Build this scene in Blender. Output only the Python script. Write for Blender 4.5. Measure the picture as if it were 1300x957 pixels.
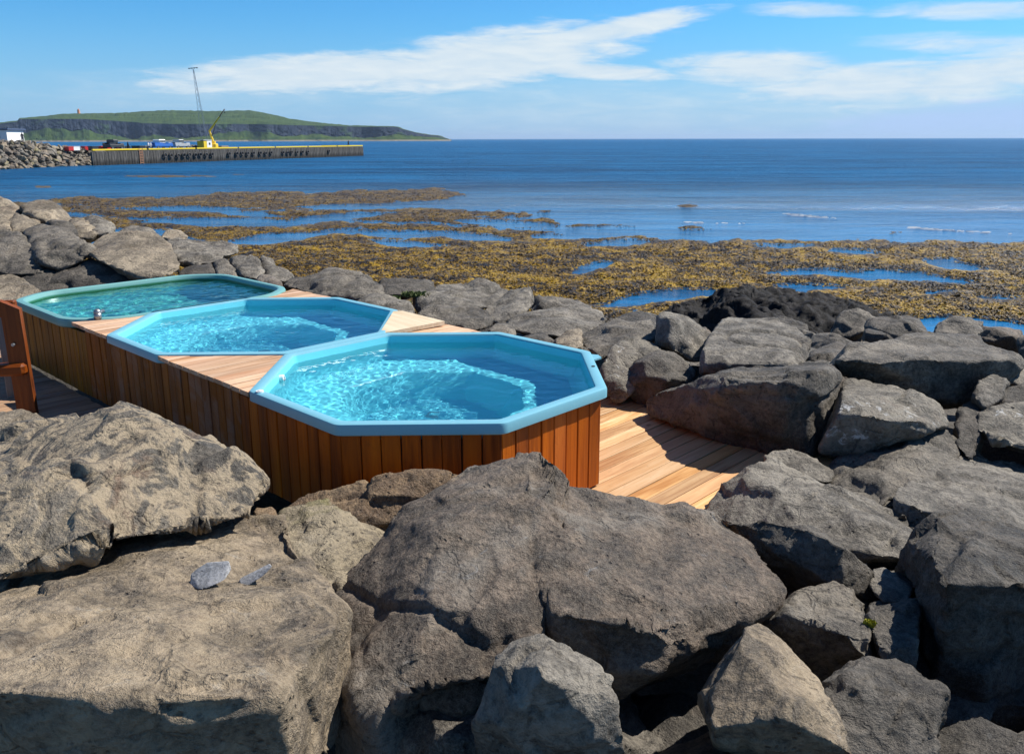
import bpy, bmesh, math, random
import numpy as np
from mathutils import Vector, Matrix
R = math.radians
scene = bpy.context.scene
for o in list(bpy.data.objects): bpy.data.objects.remove(o)
C = scene.collection

# ------------------------------------------------------------ camera
FPX, PITCH, EYE = 1060.0, math.atan2(434 - 176.5, 1060.0), 2.05
cd = bpy.data.cameras.new('camera'); cam = bpy.data.objects.new('camera', cd); C.objects.link(cam)
cd.sensor_width = 36.0; cd.lens = 36.0 * FPX / 1300.0; cd.shift_y = -44.5 / 1300.0
cd.clip_start = 0.05; cd.clip_end = 60000
cam.location = (0, 0, EYE); cam.rotation_euler = (math.pi / 2 - PITCH, R(0.12), 0)
scene.camera = cam
scene.render.resolution_x = 1024; scene.render.resolution_y = 753

# ------------------------------------------------------------ sun and sky
SUN_AZ, SUN_EL = R(22), R(48)          # azimuth measured from +X towards +Y
sdir = Vector((math.cos(SUN_AZ) * math.cos(SUN_EL), math.sin(SUN_AZ) * math.cos(SUN_EL), math.sin(SUN_EL)))
sl = bpy.data.lights.new('sun', 'SUN'); sl.energy = 5.0; sl.angle = R(0.5); sl.color = (1.0, 0.95, 0.87)
so = bpy.data.objects.new('sun', sl); C.objects.link(so)
so.rotation_euler = sdir.to_track_quat('Z', 'Y').to_euler(); so.location = (20, 8, 30)

world = bpy.data.worlds.new('World'); scene.world = world; world.use_nodes = True

class NT:
    """small helper to write node graphs as expressions"""
    def __init__(s, tree): s.t = tree; s.n = tree.nodes; s.l = tree.links
    def new(s, typ, **kw):
        nd = s.n.new(typ)
        for k, v in kw.items():
            if k in nd.bl_rna.properties.keys(): setattr(nd, k, v)
        return nd
    def put(s, sock, v):
        if isinstance(v, bpy.types.NodeSocket): s.l.new(v, sock)
        elif v is not None:
            if isinstance(v, (tuple, list)) and len(v) == 3 and sock.type == 'RGBA': v = (*v, 1)
            sock.default_value = v
    def m(s, op, a, b=None, c=None, clamp=False):
        nd = s.n.new('ShaderNodeMath'); nd.operation = op; nd.use_clamp = clamp
        s.put(nd.inputs[0], a); s.put(nd.inputs[1], b); s.put(nd.inputs[2], c) if c is not None else None
        return nd.outputs[0]
    def mix(s, f, a, b, mode='MIX'):
        nd = s.n.new('ShaderNodeMix'); nd.data_type = 'RGBA'; nd.blend_type = mode
        s.put(nd.inputs[0], f); s.put(nd.inputs[6], a); s.put(nd.inputs[7], b); return nd.outputs[2]
    def noise(s, vec, scale, detail=4, rough=.55, dist=0.0, dim='3D'):
        nd = s.n.new('ShaderNodeTexNoise'); nd.noise_dimensions = dim
        s.put(nd.inputs['Vector'], vec); s.put(nd.inputs['Scale'], scale); s.put(nd.inputs['Detail'], detail)
        s.put(nd.inputs['Roughness'], rough); s.put(nd.inputs['Distortion'], dist); return nd.outputs[0]
    def voro(s, vec, scale, feat='F1', out=0, rnd=1.0):
        nd = s.n.new('ShaderNodeTexVoronoi'); nd.feature = feat
        s.put(nd.inputs['Vector'], vec); s.put(nd.inputs['Scale'], scale); s.put(nd.inputs['Randomness'], rnd); return nd.outputs[out]
    def ramp(s, f, stops, interp='LINEAR'):
        nd = s.n.new('ShaderNodeValToRGB'); cr = nd.color_ramp; cr.interpolation = interp
        while len(cr.elements) < len(stops): cr.elements.new(.5)
        for e, (p, c) in zip(cr.elements, stops):
            e.position = p; e.color = (c, c, c, 1) if isinstance(c, (int, float)) else (*c, 1)
        s.put(nd.inputs[0], f); return nd.outputs[0]
    def step(s, x, a, b):
        nd = s.n.new('ShaderNodeMapRange'); nd.interpolation_type = 'SMOOTHSTEP'
        s.put(nd.inputs[0], x); nd.inputs[1].default_value = a; nd.inputs[2].default_value = b; return nd.outputs[0]
    def mapping(s, vec, scale=(1, 1, 1), rot=(0, 0, 0), loc=(0, 0, 0)):
        nd = s.n.new('ShaderNodeMapping'); s.put(nd.inputs[0], vec)
        nd.inputs[1].default_value = loc; nd.inputs[2].default_value = rot; nd.inputs[3].default_value = scale; return nd.outputs[0]
    def bump(s, h, strength=.5, dist=.02, normal=None):
        nd = s.n.new('ShaderNodeBump'); s.put(nd.inputs['Height'], h)
        s.put(nd.inputs['Strength'], strength); s.put(nd.inputs['Distance'], dist)
        if normal is not None: s.put(nd.inputs['Normal'], normal)
        return nd.outputs[0]
    def coord(s, which='Object'):
        return s.n.new('ShaderNodeTexCoord').outputs[which]
    def objrnd(s): return s.n.new('ShaderNodeObjectInfo').outputs['Random']

w = NT(world.node_tree)
bg = [n for n in w.n if n.type == 'BACKGROUND'][0]
sky = w.new('ShaderNodeTexSky'); sky.sky_type = 'NISHITA'; sky.sun_disc = False
sky.sun_elevation = SUN_EL; sky.sun_rotation = math.pi / 2 - SUN_AZ
sky.air_density = 1.0; sky.dust_density = 0.3; sky.ozone_density = 3.0; sky.altitude = 0
gd = w.coord('Generated')
sep = w.new('ShaderNodeSeparateXYZ'); w.put(sep.inputs[0], gd)
dx, dy, dz = sep.outputs
az = w.m('ARCTAN2', dx, dy); el = w.m('ARCSINE', dz)
cmb = w.new('ShaderNodeCombineXYZ'); w.put(cmb.inputs[0], az); w.put(cmb.inputs[1], w.m('MULTIPLY', el, 4.5))
cv = cmb.outputs[0]
nz = w.noise(w.mapping(cv, (3.2, 3.2, 1), rot=(0, 0, R(-20))), 1.6, 8, .62, .6)
nz2 = w.noise(w.mapping(cv, (5, 6.5, 1), loc=(3, 1, 0)), 3.0, 8, .65, .4)
warp = w.m('MULTIPLY', w.m('SUBTRACT', nz2, .5), 1.5)
def ell(X, Y, rx, ry, rot=0, gain=1.0):
    a0, e0, ra, re = math.atan((X - 650) / 1090), (176 - Y) / 1075, rx / 1090, ry / 1075
    c, s_ = math.cos(R(rot)), math.sin(R(rot))
    da = w.m('SUBTRACT', az, a0); de = w.m('SUBTRACT', el, e0)
    p = w.m('DIVIDE', w.m('ADD', w.m('MULTIPLY', da, c), w.m('MULTIPLY', de, s_)), ra)
    q = w.m('DIVIDE', w.m('SUBTRACT', w.m('MULTIPLY', de, c), w.m('MULTIPLY', da, s_)), re)
    d = w.m('ADD', w.m('MULTIPLY', p, p), w.m('MULTIPLY', q, q))
    return w.m('MULTIPLY', w.m('SUBTRACT', 1.0, d), gain)
def cloud(ells, soft=.9, amt=1.0):
    f = None
    for e in ells:
        v = ell(*e); f = v if f is None else w.m('MAXIMUM', f, v)
    f = w.m('ADD', f, warp)
    return w.m('MULTIPLY', w.step(f, 0.0, soft), amt)
c1 = cloud([(420, 98, 250, 27, 4), (620, 82, 230, 40, 8), (770, 50, 150, 16, 9), (750, 96, 130, 12, -4)], .8)
c2 = cloud([(960, 98, 130, 26, -2), (1090, 116, 170, 28, 3), (1230, 112, 190, 32, 10)], .95, .95)
c3 = cloud([(1010, 34, 80, 10, -3), (1220, 44, 130, 12, -3), (1230, 78, 150, 14, -4, .8)], 1.1, .8)
c4 = cloud([(330, 118, 360, 34, 2, .9), (800, 140, 460, 50, 0, 1.1), (1060, 136, 340, 44, 0, 1.1)], 1.8, .5)
gen = w.m('MULTIPLY', w.step(nz, .60, .85), .25)
gen = w.m('MULTIPLY', gen, w.step(el, .16, .26))
skyc = sky.outputs[0]
skyc = w.mix(1.0, skyc, w.mix(w.step(el, .12, .6), (0.44, 1.12, 1.62), (.42, .72, 1.05)), 'MULTIPLY')
lav = w.m('MULTIPLY', w.m('SUBTRACT', 1.0, w.step(el, -.02, .15)), .85)
skyc = w.mix(lav, skyc, (4.0, 6.2, 9.4))
cl = w.m('MAXIMUM', w.m('MAXIMUM', c1, c2), w.m('MAXIMUM', w.m('MAXIMUM', c3, c4), gen))
shade = cloud([(1260, 158, 230, 26, 3, 1.3)], 1.3, .9)
ccol = w.mix(w.step(nz2, .35, .7), (7.2, 8.7, 9.9), (8.6, 9.6, 10.2))
skyc = w.mix(cl, skyc, ccol)
skyc = w.mix(shade, skyc, (5.0, 7.0, 10.6))
w.put(bg.inputs[0], skyc); bg.inputs[1].default_value = 0.064
scene.view_settings.view_transform = 'Standard'; scene.view_settings.look = 'None'
scene.view_settings.exposure = 0.5; scene.view_settings.gamma = 1.0; scene.view_settings.use_curve_mapping = False

# ------------------------------------------------------------ basic helpers
def ray(X, Y):
    """direction through a point of the 1300-wide picture, scaled so that y = 1"""
    c, s = math.cos(PITCH), math.sin(PITCH); a = (X - 650) / FPX; b = (434 - Y) / FPX
    d = Vector((a, c + b * s, -s + b * c)); return d / d.y
def at(X, Y, y): d = ray(X, Y) * y; return Vector((d.x, d.y, d.z + EYE))
def atz(X, Y, z): d = ray(X, Y); return at(X, Y, (z - EYE) / d.z)
def proj_np(P):
    c, s = math.cos(PITCH), math.sin(PITCH); x, y, z = P[:, 0], P[:, 1], P[:, 2] - EYE
    d = y * c - z * s; up = y * s + z * c
    d = np.where(d > .01, d, .01)
    return 650 + FPX * x / d, 434 - FPX * up / d
def tag(o, label=None, cat=None, group=None, kind=None):
    if label: o['label'] = label
    if cat: o['category'] = cat
    if group: o['group'] = group
    if kind: o['kind'] = kind
    return o
def empty(name, loc=(0, 0, 0), rz=0, parent=None):
    o = bpy.data.objects.new(name, None); C.objects.link(o); o.location = loc; o.rotation_euler = (0, 0, rz)
    o.empty_display_size = .1
    if parent: o.parent = parent
    return o
def link(name, me, mat, parent=None, loc=(0, 0, 0), rot=(0, 0, 0), scale=None, smooth=False):
    if mat is not None and len(me.materials) == 0: me.materials.append(mat)
    o = bpy.data.objects.new(name, me); C.objects.link(o); o.location = loc; o.rotation_euler = rot
    if scale is not None: o.scale = scale
    if parent: o.parent = parent
    if smooth: me.polygons.foreach_set('use_smooth', [True] * len(me.polygons))
    return o
def mesh_from(name, V, F, smooth=False):
    me = bpy.data.meshes.new(name); me.from_pydata([tuple(v) for v in V], [], F); me.update()
    if smooth: me.polygons.foreach_set('use_smooth', [True] * len(me.polygons))
    return me
def np_mesh(name, V, F, smooth=True):
    """V (n,3), F (m,k) numpy arrays"""
    me = bpy.data.meshes.new(name); me.vertices.add(len(V)); me.vertices.foreach_set('co', np.asarray(V, dtype=np.float32).ravel())
    k = F.shape[1]; me.loops.add(F.size); me.loops.foreach_set('vertex_index', F.astype(np.int32).ravel())
    me.polygons.add(len(F)); me.polygons.foreach_set('loop_start', np.arange(0, F.size, k, dtype=np.int32))
    me.update(calc_edges=True); me.validate()
    me.polygons.foreach_set('use_smooth', [smooth] * len(me.polygons)); return me
class MB:
    def __init__(s): s.bm = bmesh.new()
    def box(s, c, d, rz=0, bev=0.0, rot=None):
        b = bmesh.new(); bmesh.ops.create_cube(b, size=1); bmesh.ops.scale(b, vec=d, verts=b.verts)
        if bev: bmesh.ops.bevel(b, geom=b.edges[:], offset=bev, segments=1, affect='EDGES')
        M = Matrix.Translation(c) @ (rot.to_4x4() if rot is not None else Matrix.Rotation(rz, 4, 'Z'))
        return s.add(b, M)
    def cyl(s, c, r, h, seg=16, r2=None, rot=None):
        b = bmesh.new(); bmesh.ops.create_cone(b, cap_ends=True, segments=seg, radius1=r, radius2=r if r2 is None else r2, depth=h)
        return s.add(b, Matrix.Translation(c) @ (rot.to_4x4() if rot is not None else Matrix.Identity(4)))
    def bar(s, a, b_, r, seg=8, r2=None):
        a = Vector(a); b_ = Vector(b_); d = b_ - a
        return s.cyl((a + b_) / 2, r, d.length, seg, r2, d.to_track_quat('Z', 'Y').to_matrix())
    def sph(s, c, r, sc=(1, 1, 1), seg=12):
        b = bmesh.new(); bmesh.ops.create_uvsphere(b, u_segments=seg, v_segments=seg // 2 + 1, radius=r); bmesh.ops.scale(b, vec=sc, verts=b.verts)
        return s.add(b, Matrix.Translation(c))
    def tor(s, c, R_, r, rot=None, seg=16, sub=8):
        b = bmesh.new(); vs = []
        for i in range(seg):
            a = 2 * math.pi * i / seg
            vs.append([b.verts.new(((R_ + r * math.cos(t)) * math.cos(a), (R_ + r * math.cos(t)) * math.sin(a), r * math.sin(t))) for t in [2 * math.pi * j / sub for j in range(sub)]])
        for i in range(seg):
            for j in range(sub):
                b.faces.new((vs[i][j], vs[(i + 1) % seg][j], vs[(i + 1) % seg][(j + 1) % sub], vs[i][(j + 1) % sub]))
        return s.add(b, Matrix.Translation(c) @ (rot.to_4x4() if rot is not None else Matrix.Identity(4)))
    def prism(s, pts, z0, z1):
        b = bmesh.new(); lo = [b.verts.new((p[0], p[1], z0)) for p in pts]; hi = [b.verts.new((p[0], p[1], z1)) for p in pts]
        n = len(pts); b.faces.new(lo[::-1]); b.faces.new(hi)
        for i in range(n): b.faces.new((lo[i], lo[(i + 1) % n], hi[(i + 1) % n], hi[i]))
        bmesh.ops.recalc_face_normals(b, faces=b.faces); return s.add(b, Matrix.Identity(4))
    def add(s, b, M):
        bmesh.ops.transform(b, matrix=M, verts=b.verts); me = bpy.data.meshes.new('t'); b.to_mesh(me); b.free()
        s.bm.from_mesh(me); bpy.data.meshes.remove(me); return s
    def build(s, name, mat, parent=None, loc=(0, 0, 0), smooth=False, rot=(0, 0, 0)):
        me = bpy.data.meshes.new(name); s.bm.to_mesh(me); s.bm.free()
        return link(name, me, mat, parent, loc, rot, smooth=smooth)

# numpy noise ---------------------------------------------------------------
def _h(ix, iy, iz, k):
    h = (ix.astype(np.int64) * 374761393 + iy.astype(np.int64) * 668265263 + iz.astype(np.int64) * 2147483647 + k * 1274126177) & 0xffffffff
    h = ((h ^ (h >> 13)) * 1274126177) & 0xffffffff; h = ((h ^ (h >> 16)) * 2246822519) & 0xffffffff
    return ((h ^ (h >> 15)) & 0xffffff) / float(0xffffff)
def vnoise(P, k=0):
    i = np.floor(P).astype(np.int64); f = P - i; f = f * f * (3 - 2 * f); r = 0
    for a in (0, 1):
        for b in (0, 1):
            for c in (0, 1):
                wgt = (f[:, 0] if a else 1 - f[:, 0]) * (f[:, 1] if b else 1 - f[:, 1]) * (f[:, 2] if c else 1 - f[:, 2])
                r = r + wgt * _h(i[:, 0] + a, i[:, 1] + b, i[:, 2] + c, k)
    return r * 2 - 1
def fbm(P, oct=4, k=0, gain=.5):
    r = 0; a = 1; t = 0
    for o in range(oct): r = r + a * vnoise(P * 2.03 ** o + 17.3 * o, k + o); t += a; a *= gain
    return r / t
def facets(P, k=0):
    """cellular chips: each cell is its own tilted plane, with a crack between cells"""
    i = np.floor(P).astype(np.int64); n = len(P); best = np.full(n, 9.); sec = np.full(n, 9.); val = np.zeros(n)
    for a in (-1, 0, 1):
        for b in (-1, 0, 1):
            for c in (-1, 0, 1):
                X, Y, Z = i[:, 0] + a, i[:, 1] + b, i[:, 2] + c
                q = np.stack([X + _h(X, Y, Z, k + 1), Y + _h(X, Y, Z, k + 2), Z + _h(X, Y, Z, k + 3)], 1)
                d = np.sqrt(((P - q) ** 2).sum(1))
                g = np.stack([_h(X, Y, Z, k + 4) - .5, _h(X, Y, Z, k + 5) - .5, _h(X, Y, Z, k + 6) - .5], 1)
                v = ((P - q) * g).sum(1) * 1.6 + (_h(X, Y, Z, k + 7) - .5) * .9
                nb = d < best
                sec = np.where(nb, best, np.minimum(sec, d)); val = np.where(nb, v, val); best = np.where(nb, d, best)
    return val, sec - best
HAZE = .00006
# ------------------------------------------------------------ materials
def mat(name):
    m = bpy.data.materials.new(name); m.use_nodes = True; t = NT(m.node_tree)
    b = [n for n in t.n if n.type == 'BSDF_PRINCIPLED'][0]; return m, t, b
def plain(name, col, rough=.6, metal=0, var=.15, scale=8, bumpy=0):
    m, t, b = mat(name); c = t.coord(); n = t.noise(c, scale, 5)
    t.put(b.inputs['Base Color'], t.mix(n, tuple(x * (1 - var) for x in col), tuple(min(1, x * (1 + var)) for x in col)))
    t.put(b.inputs['Roughness'], rough); t.put(b.inputs['Metallic'], metal)
    if bumpy: t.put(b.inputs['Normal'], t.bump(n, .4, bumpy))
    return m
def rock_mat(name, dark, light, patch=(.3, .27, .2), patch_amt=.35, lichen=(.45, .45, .42), lichen_amt=.15, warm=(.13, .08, .045), warm_amt=.3, sc=1.0, veins=0.0, green=0.0, lift=1.0, crack=.35, bd=.035):
    gain = {'mottled basalt': .84, 'buff slab stone': .86, 'beach pebble': 1.0, 'black lava': 1.0, 'tan basalt': .85, 'dark basalt': .74}.get(name, .76)
    dark, light, patch, warm = [tuple(x * g_ for x, g_ in zip(q, (gain * 1.02, gain, gain * .97))) for q in (dark, light, patch, warm)]
    m, t, b = mat(name)
    c0 = t.coord(); add = t.new('ShaderNodeVectorMath'); add.operation = 'ADD'
    cmb = t.new('ShaderNodeCombineXYZ'); r = t.m('MULTIPLY', t.objrnd(), 37.0)
    for i in range(3): t.put(cmb.inputs[i], r)
    t.put(add.inputs[0], c0); t.put(add.inputs[1], cmb.outputs[0]); c = add.outputs[0]
    big = t.noise(c, 1.7 * sc, 5, .6, .5); mid = t.noise(c, 7 * sc, 7, .68, .3); fine = t.noise(c, 45 * sc, 5, .7); grit = t.noise(c, 170 * sc, 3, .7)
    col = t.mix(t.step(t.m('ADD', t.m('MULTIPLY', mid, .75), t.m('MULTIPLY', big, .25)), .40, .60), dark, light)
    col = t.mix(t.m('MULTIPLY', t.step(big, .5, .66), patch_amt), col, patch)
    wm = t.m('MULTIPLY', t.step(t.noise(c, 3.1 * sc, 6, .65, .8), .55, .7), warm_amt); col = t.mix(wm, col, warm)
    col = t.mix(t.step(t.m('ADD', fine, t.m('MULTIPLY', t.m('SUBTRACT', big, .5), .6)), .32, .66), t.mix(.55, col, (0.015, .013, .012)), t.mix(.12 * lift, col, (.55, .49, .40)))
    col = t.mix(t.m('MULTIPLY', t.step(grit, .42, .66), .20 * lift), col, (.40, .36, .29))
    if lichen_amt:
        lm = t.m('MULTIPLY', t.step(t.m('ADD', t.noise(c, 9 * sc, 9, .75, 1.0), t.m('MULTIPLY', big, .35)), .78, .88), lichen_amt); col = t.mix(lm, col, lichen)
    if veins:
        vn = t.noise(c, 2.6 * sc, 8, .7, 1.6); v = t.m('ABSOLUTE', t.m('SUBTRACT', vn, .5))
        vm = t.m('MULTIPLY', t.m('SUBTRACT', 1.0, t.step(v, .01, .07)), veins); col = t.mix(vm, col, patch)
    if green:
        gm = t.m('MULTIPLY', t.step(t.noise(c, 2.2, 5, .6, .4), .48, .6), green); col = t.mix(gm, col, (.17, .16, .045))
    # small round pits of the vesicular basalt
    pv = t.voro(c, 26 * sc); pit = t.m('MULTIPLY', t.m('SUBTRACT', 1.0, t.step(pv, .10, .26)), t.step(t.noise(c, 4 * sc, 3), .52, .62))
    col = t.mix(t.m('MULTIPLY', pit, .5), col, (.015, .013, .012))
    crk = t.voro(t.mapping(c, (1, 1, 1.6), rot=(.4, .3, .2)), 3.2 * sc, 'DISTANCE_TO_EDGE')
    crw = t.m('ADD', crk, t.m('MULTIPLY', t.m('SUBTRACT', mid, .5), .30)); crm = t.m('MULTIPLY', t.m('SUBTRACT', 1.0, t.step(t.m('ABSOLUTE', crw), .0, .028)), t.step(big, .45, .6))
    col = t.mix(t.m('MULTIPLY', crm, crack), col, (.02, .018, .017))
    t.put(b.inputs['Base Color'], col); t.put(b.inputs['Roughness'], t.m('ADD', t.m('MULTIPLY', fine, .35), .5))
    t.put(b.inputs['Specular IOR Level'], .3 if lift > .5 else .12)
    h = t.m('ADD', t.m('MULTIPLY', mid, 1.3), t.m('ADD', t.m('MULTIPLY', fine, .55), t.m('MULTIPLY', grit, .16)))
    h = t.m('SUBTRACT', h, t.m('MULTIPLY', pit, .35)); h = t.m('SUBTRACT', h, t.m('MULTIPLY', crm, .18))
    t.put(b.inputs['Normal'], t.bump(h, .95, bd)); return m
ROCK = {
 'grey': rock_mat('grey basalt', (.050, .044, .038), (.245, .218, .180), patch=(.33, .285, .22), patch_amt=.5),
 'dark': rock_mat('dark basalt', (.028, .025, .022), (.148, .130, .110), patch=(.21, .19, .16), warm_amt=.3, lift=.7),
 'brown': rock_mat('brown basalt', (.066, .047, .034), (.240, .175, .125), patch=(.22, .205, .18), patch_amt=.6, lichen=(.33, .35, .36), lichen_amt=.4, warm=(.19, .12, .075), warm_amt=.4),
 'mottled': rock_mat('mottled basalt', (.045, .040, .036), (.165, .148, .125), patch=(.46, .375, .26), patch_amt=.45, veins=.85, lichen=(.6, .54, .42), lichen_amt=.35, warm=(.28, .13, .05), warm_amt=.5),
 'tan': rock_mat('tan basalt', (.17, .135, .092), (.42, .345, .245), patch=(.50, .40, .27), warm=(.30, .17, .085), lichen_amt=.2),
 'slab': rock_mat('buff slab stone', (.11, .084, .056), (.36, .28, .19), patch=(.48, .375, .24), patch_amt=.5, warm=(.15, .095, .06), warm_amt=.45, lichen_amt=.25, veins=.25),
 'green': rock_mat('greenish stone', (.13, .105, .07), (.34, .28, .19), patch=(.50, .42, .29), veins=.6, green=.6),
 'slaty': rock_mat('pale grey slate', (.085, .075, .062), (.34, .31, .262), patch=(.38, .345, .28), warm_amt=.2),
 'lichen': rock_mat('lichen spotted basalt', (.085, .076, .062), (.27, .245, .20), patch=(.38, .34, .27), lichen=(.66, .66, .64), lichen_amt=.9, warm=(.22, .14, .08)),
 'lava': rock_mat('black lava', (.007, .007, .008), (.026, .026, .029), patch=(.02, .02, .023), warm_amt=.1, lichen_amt=.0, sc=.8, lift=.06),
 'pebble': rock_mat('beach pebble', (.27, .29, .32), (.38, .40, .43), patch=(.42, .43, .45), warm_amt=0, lichen_amt=.15, sc=2, crack=0, bd=.003),
 'rust': rock_mat('rusty stone', (.20, .11, .05), (.40, .25, .12), patch=(.44, .34, .2)),
 'redrust': rock_mat('red stained stone', (.13, .02, .008), (.26, .05, .02), patch=(.2, .06, .03)),
}
def wood_mat(name, cols, axis='X', gloss=.45, knots=True, gl=1.0, weather=0.0):
    m, t, b = mat(name); c0 = t.coord(); r = t.objrnd()
    add = t.new('ShaderNodeVectorMath'); add.operation = 'ADD'; cmb = t.new('ShaderNodeCombineXYZ')
    for i, k in enumerate((41.0, 23.0, 67.0)): t.put(cmb.inputs[i], t.m('MULTIPLY', r, k))
    t.put(add.inputs[0], c0); t.put(add.inputs[1], cmb.outputs[0]); c = add.outputs[0]
    sc = {'X': (1.1, 22, 22), 'Y': (22, 1.1, 22), 'Z': (22, 22, 1.1)}[axis]
    g = t.noise(t.mapping(c, sc), 1.6, 6, .6, .9)
    sc2 = {'X': (.5, 5, 5), 'Y': (5, .5, 5), 'Z': (5, 5, .5)}[axis]
    g2 = t.noise(t.mapping(c, sc2), 1.5, 4, .6, .6)
    col = t.ramp(t.m('ADD', t.m('MULTIPLY', g, .62), t.m('MULTIPLY', t.m('SUBTRACT', g2, .5), .9)), [(.12, cols[0]), (.34, cols[1]), (.56, cols[2])])
    # board to board tone
    bt = t.m('FRACT', t.m('MULTIPLY', r, 7.31)); col = t.mix(t.m('MULTIPLY', bt, .45), col, cols[3])
    hs = t.new('ShaderNodeHueSaturation'); t.put(hs.inputs['Color'], col); t.put(hs.inputs['Value'], t.m('ADD', .8, t.m('MULTIPLY', t.m('FRACT', t.m('MULTIPLY', r, 13.7)), .42))); t.put(hs.inputs['Saturation'], t.m('ADD', 1.0, t.m('MULTIPLY', t.m('FRACT', t.m('MULTIPLY', r, 29.7)), .15))); col = hs.outputs[0]
    h = g
    if knots:
        kc = {'X': (.45, 1.7, 1.7), 'Y': (1.7, .45, 1.7), 'Z': (1.7, 1.7, .45)}[axis]
        kv = t.voro(t.mapping(c, kc), 3.6); km = t.m('SUBTRACT', 1.0, t.step(kv, .05, .12)); col = t.mix(t.m('MULTIPLY', km, .8), col, tuple(x * .3 for x in cols[0]))
        kr = t.m('SUBTRACT', 1.0, t.step(kv, .08, .26)); col = t.mix(t.m('MULTIPLY', kr, .3), col, cols[0])
    if weather:
        wn = t.noise(c, 2.3, 6, .7, .5); col = t.mix(t.m('MULTIPLY', t.step(wn, .48, .66), weather), col, (.30, .25, .21))
    st = t.noise(c, 14, 5, .7); col = t.mix(t.m('MULTIPLY', t.step(st, .55, .75), .25), col, tuple(x * .45 for x in cols[0]))
    t.put(b.inputs['Base Color'], col); b.inputs['Specular IOR Level'].default_value = .28; t.put(b.inputs['Roughness'], t.m('ADD', gloss, t.m('MULTIPLY', g, .25)))
    t.put(b.inputs['Normal'], t.bump(h, .5, .006)); return m
W_SKIRT = wood_mat('stained cladding boards', [(.13, .026, .004), (.36, .088, .010), (.52, .15, .020), (.44, .10, .010)], 'Z', .42)
W_SKIRT2 = wood_mat('weathered cladding boards', [(.10, .030, .007), (.25, .080, .018), (.38, .14, .035), (.23, .07, .016)], 'Z', .5, weather=.3)
W_SKIRT3 = wood_mat('yellow brown cladding boards', [(.09, .032, .004), (.25, .10, .010), (.40, .18, .016), (.20, .075, .008)], 'Z', .4)
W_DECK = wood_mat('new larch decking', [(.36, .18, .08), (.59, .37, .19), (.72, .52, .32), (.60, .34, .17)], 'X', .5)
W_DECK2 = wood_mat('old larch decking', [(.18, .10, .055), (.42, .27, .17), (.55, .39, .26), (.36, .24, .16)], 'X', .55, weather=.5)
W_TOP = wood_mat('sun bleached top boards', [(.36, .20, .11), (.58, .40, .27), (.70, .54, .40), (.58, .34, .22)], 'X', .55)
W_PALE = wood_mat('fresh pale board', [(.52, .39, .24), (.68, .56, .40), (.76, .66, .50), (.70, .58, .40)], 'X', .5)
W_RAIL = wood_mat('varnished red brown timber', [(.09, .024, .008), (.19, .052, .015), (.27, .085, .024), (.19, .05, .015)], 'Z', .4)
W_GREY = wood_mat('grey weathered timber', [(.10, .09, .085), (.19, .175, .16), (.27, .25, .23), (.2, .18, .17)], 'Z', .6)
STEEL = plain('weathered steel', (.32, .33, .34), .4, .8)
WHITEP = plain('white plastic', (.78, .78, .76), .35)
DARKP = plain('black rubber', (.02, .02, .022), .6)

def shell_mat(name, rim, inner, zed, stain=None, edge=None):
    m, t, b = mat(name); c = t.coord(); sp = t.new('ShaderNodeSeparateXYZ'); t.put(sp.inputs[0], c); z = sp.outputs[2]
    n = t.noise(c, 5, 6, .65); n2 = t.noise(c, 60, 4, .6)
    col = t.mix(n, tuple(x * .9 for x in rim), rim)
    f = t.m('SUBTRACT', 1.0, t.step(z, zed - .02, zed + .005)); inn = t.mix(n, tuple(x * .92 for x in inner), inner)
    if stain:
        sm = t.m('MULTIPLY', t.step(t.noise(t.mapping(c, (2.2, 2.2, .8)), 3, 7, .7, .8), .40, .62), .75); inn = t.mix(sm, inn, stain)
        ring = t.m('SUBTRACT', 1.0, t.step(t.m('ABSOLUTE', t.m('SUBTRACT', z, zed - .03)), .02, .07)); inn = t.mix(ring, inn, edge)
    col = t.mix(f, col, inn)
    sc = t.noise(t.mapping(c, (1, 1, 6)), 22, 6, .75); col = t.mix(t.m('MULTIPLY', t.step(sc, .55, .75), .25), col, (.55, .66, .68))
    t.put(b.inputs['Base Color'], col); t.put(b.inputs['Roughness'], t.m('ADD', .24, t.m('MULTIPLY', n, .2)))
    t.put(b.inputs['Normal'], t.bump(n2, .12, .002)); return m
SHELL = shell_mat('turquoise glass fibre', (.19, .46, .56), (.27, .55, .66), .30)
SHELL_G = shell_mat('green stained glass fibre', (.22, .46, .45), (.13, .52, .50), .60, stain=(.06, .30, .22), edge=(.015, .13, .05))
BASIN = shell_mat('turquoise basin glass fibre', (.19, .75, .87), (.18, .75, .87), .60)
RIM_G = shell_mat('green rim glass fibre', (.17, .38, .36), (.13, .33, .32), .30)
def water_mat(name, tint):
    m, t, b = mat(name); t.n.remove(b); g = t.new('ShaderNodeBsdfGlass'); t.put(g.inputs['Color'], tint); t.put(g.inputs['IOR'], 1.333); t.put(g.inputs['Roughness'], 0.0)
    out = [n for n in t.n if n.type == 'OUTPUT_MATERIAL'][0]; t.l.new(g.outputs[0], out.inputs[0]); return m
WATER_T = water_mat('tub water', (.88, .985, 1.0)); WATER_G = water_mat('green tub water', (.74, .95, .93))

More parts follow.
